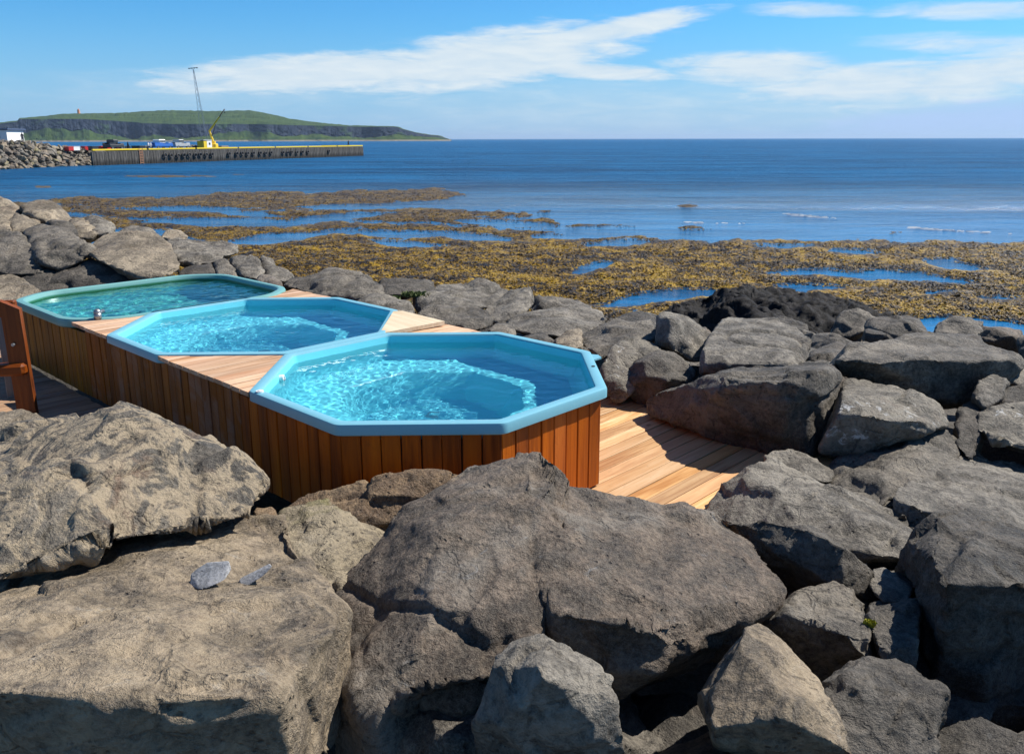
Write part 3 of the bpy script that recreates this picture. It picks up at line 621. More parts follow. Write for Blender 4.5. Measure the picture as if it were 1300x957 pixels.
hazy_rockc = t.mix(t.step(n2, .3, .7), (.012, .020, .036), (.050, .060, .082)); hazy_rockc = t.mix(t.m('MULTIPLY', t.step(n3, .45, .6), .3), hazy_rockc, (.03, .035, .045))  # navy tone puts the blue of distant haze into the rock colour
turf = t.mix(t.step(n1, .3, .65), (.018, .044, .016), (.058, .095, .020)); turf = t.mix(t.m('MULTIPLY', t.step(n2, .5, .7), .35), turf, (.11, .13, .045))
col = t.mix(steep, hazy_rockc, turf); col = t.mix(t.m('SUBTRACT', 1.0, t.step(so_.outputs[2], -1.0, 2.0)), col, (.20, .18, .15))
t.put(b.inputs['Base Color'], col); b.inputs['Roughness'].default_value = .95; b.inputs['Specular IOR Level'].default_value = .1
ime = np_mesh('island', V, F, False); ime.materials.append(m); m2, t, b = mat('island cliff rock in haze blue'); c = t.coord(); n2 = t.noise(t.mapping(c, (1, .3, .25)), .09, 7, .72, .3); n3 = t.noise(t.mapping(c, (1, 1, .8)), .022, 5, .65, .5)
col = t.mix(t.step(n2, .3, .72), (.010, .017, .034), (.040, .050, .072)); col = t.mix(t.m('MULTIPLY', t.step(n3, .56, .64), .7), col, (.040, .078, .030)); col = t.mix(t.m('MULTIPLY', t.step(t.noise(t.mapping(c, (1, .3, .5)), .05, 6, .7), .62, .7), .5), col, (.13, .11, .10)); t.put(b.inputs['Base Color'], col); b.inputs['Roughness'].default_value = .95; b.inputs['Specular IOR Level'].default_value = .1  # cliff colour is tinted blue to paint in distance haze
ime.materials.append(m2); mi = np.zeros(len(ime.polygons), np.int32); rk = [k_ for k_, _ in shape]; per = nc - 1
for i_ in range(len(rows) - 1):
    if rk[i_ + 1] == 'cliff': mi[i_ * per:(i_ + 1) * per] = 1
ime.polygons.foreach_set('material_index', mi)
tag(link('island', ime, None), kind='structure')
# orange lighthouse
p = Vector(((109.5 - 650) / 1090 * 2600, 2575, zof(144.6, 2600) - 2)); lt = empty('lighthouse', p); tag(lt, 'tiny orange lighthouse on top of the green island', 'lighthouse')
OR = plain('orange paint', (.80, .26, .06), .6)
m = MB(); m.cyl((0, 0, 5.5), 4.0, 11, 12, 3.4); m.build('tower', OR, lt); m = MB(); m.cyl((0, 0, 11.4), 4.0, .8, 12); m.build('gallery', OR, lt); m = MB(); m.cyl((0, 0, 13), 2.0, 2.6, 10); m.cyl((0, 0, 14.8), 2.4, 1.2, 10, .2); m.build('lantern', OR, lt)

# ------------------------------------------------------------ pier
PA, PB = atz(118, 209.5, SEA), atz(461.5, 197.6, SEA); PTOP = -.12
pd = (PB - PA); PL = math.hypot(pd.x, pd.y); PANG = math.atan2(pd.y, pd.x); pdir = pd.normalized(); pn = Vector((-pdir.y, pdir.x, 0))
def pier_s(X):
    """distance along the pier front where picture column X meets it"""
    k = (X - 650) / (FPX * math.cos(PITCH))
    # solve (PA + s d).x = k*(PA + s d).y * (approx depth factor)
    k2 = (X - 650) / 1091.0
    return (k2 * PA.y - PA.x) / (pdir.x - k2 * pdir.y)
def pier_p(X, back=2.5, z=0.0):
    s_ = pier_s(X); p = PA + pdir * s_ + pn * back; k2 = (X - 650) / 1091.0; s2 = s_ + (k2 * p.y - p.x) / (pdir.x - k2 * pdir.y); p = PA + pdir * s2 + pn * back
    return Vector((p.x, p.y, PTOP + z))
m, t, b = mat('stained pier concrete'); c = t.coord(); n1 = t.noise(t.mapping(c, (1.5, 1.5, .25)), 1.2, 6, .7); n2 = t.noise(c, .25, 4, .6); sp = t.new('ShaderNodeSeparateXYZ'); t.put(sp.inputs[0], c)
col = t.mix(t.step(n1, .3, .7), (.025, .023, .021), (.14, .128, .11)); col = t.mix(t.m('MULTIPLY', t.step(n2, .5, .7), .5), col, (.26, .24, .21))
tide = t.m('SUBTRACT', 1.0, t.step(t.m('ADD', sp.outputs[2], t.m('MULTIPLY', n1, .6)), .7, 1.7)); col = t.mix(t.m('MULTIPLY', tide, .85), col, (.014, .014, .013))
t.put(b.inputs['Base Color'], col); b.inputs['Roughness'].default_value = .9; CONC = m
YEL = plain('yellow paint', (.72, .52, .02), .6); DK = plain('dark painted metal', (.03, .035, .045), .5); REDP = plain('red plastic', (.50, .03, .03), .45); BLUEP = plain('blue car paint', (.03, .13, .45), .3); WHT = plain('white paint', (.80, .80, .78), .5); GLS = plain('dark window glass', (.03, .04, .05), .1); SILV = plain('silver car paint', (.45, .46, .46), .3, .3); YCR = plain('crane yellow', (.85, .55, .02), .45); TIM = plain('pale timber', (.42, .34, .24), .8)
pier = empty('pier', PA, PANG); tag(pier, 'long concrete harbour pier with a yellow painted edge', 'pier')
PH = PTOP - SEA
m = MB(); m.box((PL / 2 + 7, 8.2, PH / 2 - .8), (PL - 14, 15.4, PH + 1.5)); m.build('pier_deck', CONC, pier)
npan = 34; pw = PL / npan; pm = MB(); pm.box((0, .22, PH / 2 - .6), (pw - .12, .5, PH + 1.0)); 
for q in (-.36, -.12, .12, .36): pm.box((pw * q, -.06, PH / 2 - .6), (pw * .08, .05, PH + .9))
pme = bpy.data.meshes.new('wall_panel'); pm.bm.to_mesh(pme); pm.bm.free(); pme.materials.append(CONC)
for i in range(npan):
    o = bpy.data.objects.new('wall_panel', pme); C.objects.link(o); o.parent = pier; o.location = (pw * (i + .5), rnd.uniform(-.04, .04), rnd.uniform(-.02, .02))
for i in range(7):
    m = MB(); m.box((0, 0, 0), (PL / 7 - .5, .35, .32), bev=.04); m.build('kerb_beam', YEL, pier, (PL / 7 * (i + .5), .1, PH + .2))
m = MB(); m.box((0, 0, 0), (.35, 14, .32), bev=.04); m.build('kerb_beam', YEL, pier, (PL - .1, 8, PH + .2))
m = MB(); sx = pier_s(176); m.bar((sx - .45, -.25, 0), (sx - .45, -.25, PH + .4), .06); m.bar((sx + .45, -.25, 0), (sx + .45, -.25, PH + .4), .06)
for k in range(9): m.bar((sx - .45, -.25, .25 + k * .33), (sx + .45, -.25, .25 + k * .33), .05)
m.build('ladder', plain('rusty ladder steel', (.45, .22, .12), .8), pier)
# tyres hanging on the pier wall
tm = MB(); tm.tor((0, 0, 0), .42, .17, Matrix.Rotation(math.pi / 2, 3, 'X'), 18, 8); tme = bpy.data.meshes.new('tyre'); tm.bm.to_mesh(tme); tm.bm.free(); tme.materials.append(DARKP)
cm = MB(); cm.bar((0, 0, .3), (0, .12, 1.1), .03, 6); cme = bpy.data.meshes.new('chain'); cm.bm.to_mesh(cme); cm.bm.free(); cme.materials.append(DARKP)
for X in [206, 213.5, 222.5, 230, 237, 244.7, 251, 258.5, 266, 288, 297.7, 304.6, 311.5, 319, 327.7, 334.6, 341.5, 357, 362.6, 367.7, 374.6, 381.5, 388.5, 415.4]:
    p = PA + pdir * pier_s(X) - pn * .30; t_ = empty('tyre_fender', (p.x, p.y, PTOP - 1.25 + rnd.uniform(-.1, .1)), PANG)
    tag(t_, 'black tyre hung as a fender on the pier wall', 'tyre', 'tyre fenders along the pier')
    for nm, me_ in (('tyre', tme), ('chain', cme)):
        o = bpy.data.objects.new(nm, me_); C.objects.link(o); o.parent = t_

def truck(label, X, L_, body, cab, cabx, name, cat, bed=True, flip=1):
    r_ = empty(name, pier_p(X, 3.5), PANG + (0 if flip > 0 else math.pi)); tag(r_, label, cat)
    m = MB(); m.box((0, 0, .72), (L_, 1.8, .55), bev=.1); m.box((-L_ * .28, .80, 1.1), (L_ * .42, .08, .3)); m.box((-L_ * .28, -.80, 1.1), (L_ * .42, .08, .3)); m.box((L_ * .36, 0, 1.0), (L_ * .26, 1.7, .3), bev=.08); m.build('body', body, r_)
    m = MB(); m.box((cabx, 0, 1.42), (L_ * .36, 1.66, .72), bev=.16); m.build('cab', cab, r_)
    m = MB(); m.box((cabx, 0, 1.46), (L_ * .30, 1.70, .36), bev=.05); m.build('window', GLS, r_); r_.scale = (1.12, 1.2, 1.25)
    for sx_ in (-.31, .33):
        for sy in (-.82, .82):
            m = MB(); rt = Matrix.Rotation(math.pi / 2, 3, 'X'); m.tor((0, 0, 0), .26, .10, rt, 16, 8); wj = m.build('wheel', DARKP, r_, (sx_ * L_, sy, .36)); m = MB(); m.cyl((0, 0, 0), .18, .12, 12, rot=rt); m.build('rim', STEEL, wj)
    return r_
truck('blue pickup truck with a white cab parked on the pier', 203, 5.0, BLUEP, WHT, -.3, 'pickup_truck', 'truck')
truck('silver estate car parked right of the blue truck on the pier', 227, 4.3, SILV, SILV, -.25, 'parked_car', 'car')
truck('dark van parked at the landward end of the pier', 143, 3.4, DK, DK, -.2, 'parked_van', 'van')
# red and dark fish tubs in rows
for i, (X, mt_, nm_) in enumerate([(86, REDP, 'red'), (93, WHT, 'white'), (107, REDP, 'red'), (117, DK, 'dark'), (127.5, REDP, 'red'), (135.5, REDP, 'red'), (152, STEEL, 'grey'), (158.5, DK, 'dark'), (171, DK, 'dark'), (177, DK, 'dark'), (183, STEEL, 'grey')]):
    r_ = empty('fish_tub', pier_p(X, 5.0 + (i % 3)), PANG)
    lab = ['small red fish tub farthest left on the quay', 'white fish tub between two red ones on the quay', 'red fish tub right of the white one', 'dark fish tub between red tubs on the quay', 'red fish tub left of the dark van', 'large red fish tub touching the dark van', 'grey fish tub right of the dark van', 'dark fish tub beside the standing person', 'dark fish tub left of the grey one by the truck', 'second dark fish tub nearer the blue truck', 'grey fish tub just left of the blue truck'][i]
    tag(r_, lab, 'fish tub', 'fish tubs on the quay')
    m = MB(); s_ = 1.0 + .25 * (i % 2); m.box((0, 0, .45), (1.3 * s_, 1.2, .8), bev=.06); m.box((0, 0, .84), (1.4 * s_, 1.3, .1), bev=.03); m.build('tub_body', mt_, r_)
    m = MB(); m.box((-.4, 0, .06), (.2, 1.1, .12)); m.box((.4, 0, .06), (.2, 1.1, .12)); m.build('skid', DK, r_)
m = MB()
for k in range(9): m.sph((-3.0 + k * .75, rnd.uniform(-.3, .3), .35), .55, (1.1, .9, .62 + .25 * rnd.random()), 10)
for k in range(6): m.tor((-2.5 + k, 0, .5), .5, .12, Matrix.Rotation(rnd.uniform(0, 1), 3, 'X'), 12, 6)
o = m.build('net_pile', DK, None, pier_p(250, 6), rot=(0, 0, PANG)); tag(o, 'dark heap of fishing nets between the silver car and the cabin', 'nets')
# cabin
r_ = empty('crane_cabin', pier_p(259, 3.5), PANG); tag(r_, 'small square hut with yellow and white sides beside the crane', 'hut')
m = MB(); m.box((.55, 0, 1.0), (1.7, 2.0, 1.95), bev=.03); m.build('white_wall', WHT, r_); m = MB(); m.box((-.85, -.0, .95), (1.08, 1.96, 1.8), bev=.03); m.build('yellow_door', YEL, r_); m = MB(); m.box((-.05, 0, 2.03), (2.9, 2.2, .1)); m.build('roof', WHT, r_); m = MB(); m.box((.6, -1.02, 1.2), (.5, .04, .5)); m.build('window', GLS, r_)
# crane
r_ = empty('dock_crane', pier_p(270.5, 3.0), 0); tag(r_, 'yellow folding dock crane with its jib raised to the right', 'crane')
m = MB(); m.box((0, 0, .6), (1.7, 1.7, 1.2), bev=.15); m.cyl((0, 0, 1.4), .55, .7, 14); m.build('base', YCR, r_)
m = MB(); m.bar((0, 0, 1.5), (-.75, 0, 4.2), .28, 8, .22); m.build('lower_boom', YCR, r_); m = MB(); m.bar((-.75, 0, 4.1), (1.9, 0, 7.4), .26, 8, .17); m.build('jib', YCR, r_)
m = MB(); m.bar((1.85, 0, 7.35), (3.3, 0, 9.2), .13, 8, .09); m.build('jib_tip', plain('rusty jib tip', (.25, .09, .05), .7), r_); m = MB(); m.bar((-.35, 0, 2.6), (.9, 0, 5.6), .09, 6); m.build('hydraulic_ram', DK, r_); m = MB(); m.bar((3.3, 0, 9.2), (3.3, 0, 8.5), .05, 6); m.sph((3.3, 0, 8.4), .14); m.build('hook', DK, r_)
# pallets
o = MB(); 
for k in range(4): o.box((0, 0, .1 + k * .17), (2.6 - .1 * (k % 2), 1.2, .10))
for k in range(4):
    for q in (-1.1, 0, 1.1): o.box((q, 0, .02 + k * .17), (.12, 1.1, .09))
o = o.build('pallet_stack', TIM, None, pier_p(282.5, 3.5), rot=(0, 0, PANG)); tag(o, 'pale stack of timber pallets right of the crane', 'pallets')
# mast
mb_ = pier_p(261.5, 7.0); r_ = empty('light_mast', mb_, 0); tag(r_, 'tall thin lattice mast with a crossbar of lamps above the pier', 'mast')
HM = 18.6; top = Vector((-1.6, 0, HM)); feet = [Vector((-.9, -.5, 0)), Vector((.9, -.5, 0)), Vector((0, .8, 0))]
for f0 in feet:
    m = MB(); m.bar(f0, top + f0 * .12, .04, 6, .03); m.build('mast_leg', STEEL, r_)
m = MB()
for k in range(14):
    s0, s1 = k / 14, (k + 1) / 14
    for i in range(3):
        A_ = feet[i].lerp(top + feet[i] * .12, s0); B_ = feet[(i + 1) % 3].lerp(top + feet[(i + 1) % 3] * .12, s1); m.bar(A_, B_, .025, 5)
o = m.build('lattice', STEEL, r_); m = MB(); m.bar(top + Vector((-1.0, 0, .1)), top + Vector((1.0, 0, .3)), .06, 6); m.build('crossbar', DK, r_)
for q in (-.95, -.3, .35, .95):
    m = MB(); m.box(top + Vector((q, -.15, .15 + q * .08)), (.3, .25, .24), bev=.04); m.build('floodlight', DK, r_)
# white building end
p = at(-1, 178.5, 165); r_ = empty('quay_building', p, R(6)); tag(r_, 'white quayside shed with a dark flat roof at the left edge', 'building')
m = MB(); m.box((-3.5, 3, .2), (10.5, 7, 3.9)); m.build('wall', WHT, r_); m = MB(); m.box((-3.4, 3, 2.28), (11.1, 7.6, .28), bev=.04); m.build('roof', plain('slate blue roofing', (.06, .09, .16), .6), r_)
for q in (-7.5, -5, -2.5, 0):
    m = MB(); m.box((q, -.52, 1.05), (.9, .06, .8)); wj = m.build('window', GLS, r_); m = MB(); m.box((q, -.57, 1.05), (.06, .05, .8)); m.build('glazing_bar', WHT, wj)
# people far off on the quay
def person(label, loc, rz, coat, legs, stride=.12, h=1.72):
    r_ = empty('person', loc, rz); tag(r_, label, 'person')
    bm = bmesh.new(); sk = bm.verts.layers.skin.verify() if hasattr(bm.verts.layers.skin, 'verify') else None
    me = bpy.data.meshes.new('body'); s = h / 1.72
    J = [((0, 0, .94), .135), ((0, 0, 1.15), .14), ((0, 0, 1.38), .155), ((0, 0, 1.50), .06), ((0, 0, 1.60), .095), ((0, 0, 1.68), .085),
         ((.09, stride, .52), .07), ((.10, stride * 1.5, .08), .05), ((.10, stride * 1.5 + .14, .04), .04), ((-.09, -stride, .52), .07), ((-.10, -stride * 1.7, .08), .05), ((-.10, -stride * 1.7 + .14, .04), .04),
         ((.19, 0, 1.40), .06), ((.25, -.02, 1.14), .045), ((.23, .08, .92), .035), ((-.19, 0, 1.40), .06), ((-.25, .02, 1.14), .045), ((-.23, .10, .92), .035), ((.23, .12, .84), .04), ((-.23, .14, .84), .04)]
    Ed = [(0, 1), (1, 2), (2, 3), (3, 4), (4, 5), (0, 6), (6, 7), (7, 8), (0, 9), (9, 10), (10, 11), (2, 12), (12, 13), (13, 14), (2, 15), (15, 16), (16, 17), (14, 18), (17, 19)]
    me.from_pydata([tuple(Vector(j[0]) * s) for j in J], Ed, []); o = link('body', me, coat, r_); md = o.modifiers.new('skin', 'SKIN')
    for i, j in enumerate(J): me.skin_vertices[0].data[i].radius = (j[1] * s, j[1] * s)
    me.skin_vertices[0].data[0].use_root = True; sb = o.modifiers.new('sub', 'SUBSURF'); sb.levels = 1; sb.render_levels = 1
    m = MB(); m.cyl((.10 * s, stride * .9, .5 * s), .08, .75 * s, 8, .10); m.cyl((-.10 * s, -stride * .9, .5 * s), .08, .75 * s, 8, .10); m.build('trousers', legs, r_)
    m = MB(); m.sph((0, -.01, 1.66 * s), .105, (1, 1, .8), 10); m.build('hair', DK, r_)
    return r_
COATD = plain('dark coat', (.02, .022, .03), .8); COATW = plain('pale jacket', (.6, .62, .66), .7); JEANS = plain('blue trousers', (.05, .07, .13), .8)

p = at(29, 179.5, 160); person('person in dark clothes standing on the rubble mound beside the shed', p, .4, COATD, DK)
person('person in a dark coat standing beside the dark fish tub on the pier', pier_p(161.5, 4), -.6, COATD, DK)
person('left one of two people in pale jackets left of the blue truck', pier_p(187.5, 1.6), PANG, COATW, JEANS)
person('right one of two people in pale jackets, nearest the blue truck', pier_p(190.2, 2.2), PANG + 2.5, COATW, JEANS)
person('lone dark figure standing near the far seaward end of the pier', pier_p(442, 4.0), PANG + 1.2, COATD, DK, h=1.8)
# rubble mound left of the pier
RG = []
def crude_rock(seed, name='rubble_boulder'):
    r_ = random.Random(seed); bm = bmesh.new()
    for i in range(16):
        v = Vector((r_.gauss(0, 1), r_.gauss(0, 1), r_.gauss(0, 1))).normalized() * r_.uniform(.8, 1.05); bm.verts.new((v.x * .62, v.y * .5, v.z * .42))
    g_ = bmesh.ops.convex_hull(bm, input=bm.verts); bmesh.ops.delete(bm, geom=[e_ for e_ in g_['geom_interior'] if isinstance(e_, bmesh.types.BMVert)], context='VERTS')
    bmesh.ops.bevel(bm, geom=bm.edges[:], offset=.03, segments=1, affect='EDGES'); me = bpy.data.meshes.new(name); bm.to_mesh(me); bm.free(); return me
for k in range(9):
    me = crude_rock(k + 40); me.materials.append(ROCK[('brown', 'slab', 'grey', 'green', 'slaty', 'grey', 'tan', 'brown', 'grey')[k]]); RG.append(me)
def mound_top(X): return np.interp(X, [-120, -20, 0, 30, 60, 90, 122, 130], [176.5, 177, 178, 179.5, 183, 187, 190.5, 192])
def mound_bot(X): return np.interp(X, [-120, 0, 60, 122], [217, 214, 211, 208.5])
def mound_pt(X, f): # f 0 at the waterline, 1 at the crest
    a_ = atz(X, float(mound_bot(X)), SEA); c_ = at(X, float(mound_top(X)), a_.y + 5.5); return a_.lerp(c_, f)
V = []; cols = np.linspace(-400, 124, 60)
for X in cols:
    for f in (-.25, 0, .25, .5, .75, 1.0): V.append(mound_pt(X, f) + Vector((0, .5, -.25)))
    q = mound_pt(X, 1.0); V.append(q + Vector((0, 2.5, -.35))); V.append(q + Vector((0, 26, -.35 - max(0, q.z - PTOP + .2)))); V.append(q + Vector((0, 34, -5)))
F = [(i * 9 + j, (i + 1) * 9 + j, (i + 1) * 9 + j + 1, i * 9 + j + 1) for i in range(59) for j in range(8)]
tag(link('mound', mesh_from('mound', V, F), ROCK['dark']), kind='structure')
rr = random.Random(8); cnt = 0; f = 0
rowsn = 13
for j in range(rowsn):
    f = j / (rowsn - 1.0); X = -14 + rr.uniform(0, 4)
    while X < 121:
        p = mound_pt(X, min(1, max(-.02, f * 1.0 + rr.uniform(-.03, .03)))); s_ = rr.uniform(1.0, 1.75) * (1.0 if f < .9 else .85)
        if (mound_bot(X) - mound_top(X)) * (1.0 / rowsn) * j + 0 >= 0 and rr.random() < min(1, .46 + (mound_bot(X) - mound_top(X)) / 62):
            o = bpy.data.objects.new('rubble_boulder', rr.choice(RG)); C.objects.link(o); o.location = p + Vector((0, rr.uniform(-.1, .3), .05)); o.scale = (s_ * rr.uniform(.9, 1.35), s_, s_ * rr.uniform(.8, 1.2)); o.rotation_euler = (rr.uniform(-.6, .6), rr.uniform(-.6, .6), rr.uniform(0, 6.28))
            tag(o, 'pale rubble boulder in the stone mound at the landward end of the pier', 'boulder', 'rubble boulders of the quay mound'); cnt += 1
        X += s_ * rr.uniform(5.5, 7.5)
print('rubble', cnt)
# ------------------------------------------------------------ boulders
def hull(points):
    bm = bmesh.new()
    for p in points: bm.verts.new(p)
    g_ = bmesh.ops.convex_hull(bm, input=bm.verts, use_existing_faces=False)
    bmesh.ops.delete(bm, geom=[e_ for e_ in g_['geom_interior'] if isinstance(e_, bmesh.types.BMVert)], context='VERTS')
    me = bpy.data.meshes.new('h'); bm.to_mesh(me); bm.free(); return me
dg = None
def remesh(pieces, voxel, smooth_it):
    bm = bmesh.new()
    for me in pieces: bm.from_mesh(me); bpy.data.meshes.remove(me)
    me = bpy.data.meshes.new('r'); bm.to_mesh(me); bm.free(); o = bpy.data.objects.new('r', me); C.objects.link(o)
    md = o.modifiers.new('r', 'REMESH'); md.mode = 'VOXEL'; md.voxel_size = voxel; md.adaptivity = 0
    d = bpy.context.evaluated_depsgraph_get(); e_ = o.evaluated_get(d).to_mesh()
    n = len(e_.vertices); V = np.empty(n * 3, np.float32); e_.vertices.foreach_get('co', V); V = V.reshape(-1, 3).astype(float)
    nf = len(e_.polygons); F = np.array([p.vertices[:] for p in e_.polygons if len(p.vertices) == 4]); 
    ne = len(e_.edges); E_ = np.empty(ne * 2, np.int32); e_.edges.foreach_get('vertices', E_); E_ = E_.reshape(-1, 2)
    o.evaluated_get(d).to_mesh_clear(); bpy.data.objects.remove(o); bpy.data.meshes.remove(me)
    deg = np.bincount(E_.ravel(), minlength=n).astype(float)[:, None]; deg[deg == 0] = 1
    for _ in range(smooth_it):
        S = np.zeros_like(V)
        for k in range(3): S[:, k] = np.bincount(E_[:, 0], V[E_[:, 1], k], n) + np.bincount(E_[:, 1], V[E_[:, 0], k], n)
        V = V * .4 + .6 * S / deg
    return V, F, E_
def normals(V, F):
    a_ = V[F[:, 2]] - V[F[:, 0]]; b_ = V[F[:, 3]] - V[F[:, 1]]; fn = np.cross(a_, b_); N = np.zeros_like(V)
    for k in range(4):
        for c_ in range(3): N[:, c_] += np.bincount(F[:, k], fn[:, c_], len(V))
    return N / np.maximum(np.linalg.norm(N, axis=1, keepdims=True), 1e-9)
TRI = [0]
def chisel(V, F, E_, nreg, strength, rg_, lim, wn):
    """flatten the surface patch by patch (patches of like position and facing) towards each patch's own plane"""
    N = normals(V, F); sc = (V.max(0) - V.min(0)).max() * .5; X_ = np.concatenate([V / sc, N * wn], 1).astype(np.float32); S_ = X_[rg_.choice(len(V), nreg, replace=False)]
    for _ in range(3):
        D = (X_ ** 2).sum(1)[:, None] - 2 * X_ @ S_.T + (S_ ** 2).sum(1)[None]; lab = D.argmin(1)
        cn = np.maximum(np.bincount(lab, minlength=nreg), 1)[:, None]; S_ = np.stack([np.bincount(lab, X_[:, k], nreg) for k in range(6)], 1) / cn; S_ = S_.astype(np.float32)
    c_ = S_[:, :3] * sc; n_ = S_[:, 3:]; n_ = n_ / np.maximum(np.linalg.norm(n_, axis=1, keepdims=True), 1e-6)
    d_ = -strength * ((V - c_[lab]) * n_[lab]).sum(1); d_ = lim * np.tanh(d_ / lim); M_ = d_[:, None] * n_[lab]
    deg = np.maximum(np.bincount(E_.ravel(), minlength=len(V)), 1)[:, None]
    for k in range(3): M_[:, k] = .35 * M_[:, k] + .65 * (np.bincount(E_[:, 0], M_[E_[:, 1], k], len(V)) + np.bincount(E_[:, 1], M_[E_[:, 0], k], len(V))) / deg[:, 0]
    return V + M_
def rock(label, mt, pts, thick=.5, vox=None, rough=1.0, seed=None, extra=(), name='boulder', group=None, shrink=.72, drop=.15, post=None, stretch=None, chip=1.0):
    """pts: (X, Y, y) = seen point at forward distance y;  (X, Y, z, 'z') = seen point lying at height z"""
    pieces = []; allp = []
    for L_ in [pts] + list(extra):
        P = [atz(p[0], p[1], p[2]) if len(p) == 4 else at(*p) for p in L_]
        c_ = sum(P, Vector()) / len(P); B = []
        for p in P:
            q = c_ + (p - c_) * shrink; dd = (q - Vector((0, 0, EYE))); dd.z = min(dd.z, -.0) * .6; B.append(q + Vector((dd.x, dd.y, 0)).normalized() * thick + Vector((0, 0, -drop)))
        pieces.append(hull(P + B)); allp += P
    mn = Vector((min(p.x for p in allp), min(p.y for p in allp), min(p.z for p in allp))); mx = Vector((max(p.x for p in allp), max(p.y for p in allp), max(p.z for p in allp)))
    c_ = (mn + mx) / 2; dist = c_.y; size = (mx - mn).length; S = size * .5
    vox = vox or max(.011, min(dist * .0042, size / 22)); V, F, E_ = remesh(pieces, vox, 1)
    seed = sum(ord(ch) * (i + 1) for i, ch in enumerate(label)) % 991
    rg_ = np.random.default_rng(seed); cen = V.mean(0); V = cen + (V - cen) * (1.045 if name != 'pebble' else 1.0)
    for _ in range(int(14 * chip)):     # flat fracture faces
        n_ = rg_.normal(size=3); n_ /= np.linalg.norm(n_); pr = (V - cen) @ n_; hq = np.quantile(pr, rg_.uniform(.972, .997)); V = V - n_ * (np.maximum(0, pr - hq) * .9)[:, None]
    if name != 'pebble':
        V = chisel(V, F, E_, 15, .85, rg_, S * .075, .55); V = chisel(V, F, E_, 60, .7, rg_, S * .03, .5)
    Q = V + seed * 1.37; N = normals(V, F)
    f1, g1 = facets(Q / (S * .62), seed); f2, g2 = facets(Q * np.array([1, 1, 1.25]) / (S * .26) + 5, seed + 20); 
    ck = np.clip(g2 / .08, 0, 1); c1 = np.clip(g1 / .06, 0, 1)
    amp = S * rough
    d_ = amp * .022 * fbm(Q / (S * .9), 3, seed) + amp * .060 * f1 * c1 * chip + amp * .030 * f2 * ck * chip + amp * .018 * fbm(Q / (S * .16), 4, seed + 3, .6) - amp * .012 * (1 - c1)
    d_ += np.minimum(amp, .35) * .028 * fbm(Q / .07, 3, seed + 5, .6)
    if post is not None: d_ = d_ + post(V)
    V = V + N * d_[:, None]
    org = Vector((c_.x, c_.y, V[:, 2].min())); V = V - np.array(org); TRI[0] += len(F) * 2
    o = link(name, np_mesh(name, V, F), ROCK[mt], loc=org); tag(o, label, 'pebble' if name == 'pebble' else 'boulder', group); return o

# --- foreground ---
rock('big cream veined boulder at left, in front of the dark cladding', 'mottled',
     [(-60, 600, 3.3), (-20, 566, 4.0), (60, 545, 4.05), (150, 511, 3.75), (185, 515, 3.7), (238, 548, 3.6), (262, 572, 3.7), (345, 604, 3.75), (352, 622, 3.6), (322, 642, 3.35), (240, 668, 3.15), (110, 706, 2.85), (-40, 752, 2.6), (-80, 700, 2.7), (160, 600, 3.25), (60, 640, 3.0)], .5, rough=1.1)
rock('small pale boulder peeping over the cream veined one, at the foot of the post', 'tan', [(-60, 560, 5.0), (-30, 528, 5.3), (20, 520, 5.3), (50, 525, 5.2), (62, 545, 4.9), (0, 590, 4.6)], .5)
rock('huge buff flat topped slab at bottom left carrying two pebbles', 'slab',
     [(-80, 755, 3.2), (0, 728, 3.35), (110, 690, 3.5), (200, 668, 3.55), (300, 655, 3.5), (345, 664, 3.4), (372, 690, 3.2), (412, 758, 2.75), (420, 800, 2.45), (412, 868, 2.1), (240, 872, 1.92), (100, 868, 1.9), (-80, 868, 1.85), (410, 960, 2.05), (240, 1010, 1.98), (60, 1010, 1.98), (-80, 1010, 2.0)], .25, rough=.8, drop=.25, shrink=.9,
     chip=.8)
rock('pale green tinged boulder wedged between the buff slab and the big brown rock', 'green', [(352, 662, 3.6), (372, 643, 3.75), (430, 637, 3.75), (472, 662, 3.65), (494, 690, 3.5), (478, 725, 3.25), (432, 770, 3.0), (405, 750, 3.0), (352, 700, 3.3), (420, 680, 3.4)], .3)
rock('rough brown topped rock against the front boards of the near tub', 'rust', [(352, 652, 3.85), (390, 627, 3.92), (470, 608, 3.88), (545, 600, 3.86), (582, 597, 3.86), (585, 625, 3.8), (560, 650, 3.7), (500, 690, 3.6), (430, 660, 3.65), (470, 640, 3.75)], .12, rough=1.0)
rock('fist sized orange stone in the gap right of the cream veined boulder', 'rust', [(320, 652, 3.7), (326, 642, 3.8), (345, 642, 3.8), (352, 656, 3.7), (335, 664, 3.6)], .15)
rock('massive brown grey rock in the centre foreground below the near tub', 'brown',
     [(428, 778, 3.0), (470, 728, 3.15), (478, 700, 3.25), (500, 672, 3.35), (535, 636, 3.45), (592, 592, 3.58), (622, 583, 3.6), (666, 584, 3.6), (692, 596, 3.5), (718, 632, 3.35), (700, 760, 2.75), (640, 700, 2.95), (560, 690, 2.95), (640, 868, 2.35), (540, 868, 2.35), (420, 868, 2.55), (416, 800, 2.85), (640, 1000, 2.3), (420, 1000, 2.5)], .4, drop=.3, rough=.85,
     extra=[[(672, 648, 3.5), (740, 643, 3.6), (800, 641, 3.62), (862, 645, 3.56), (902, 658, 3.48), (932, 676, 3.4), (974, 747, 3.05), (966, 778, 2.95), (930, 800, 2.85), (860, 800, 2.72), (780, 768, 2.62), (700, 745, 2.72), (660, 700, 3.0), (900, 850, 2.95), (820, 880, 2.85), (700, 900, 2.7)]], chip=.55)
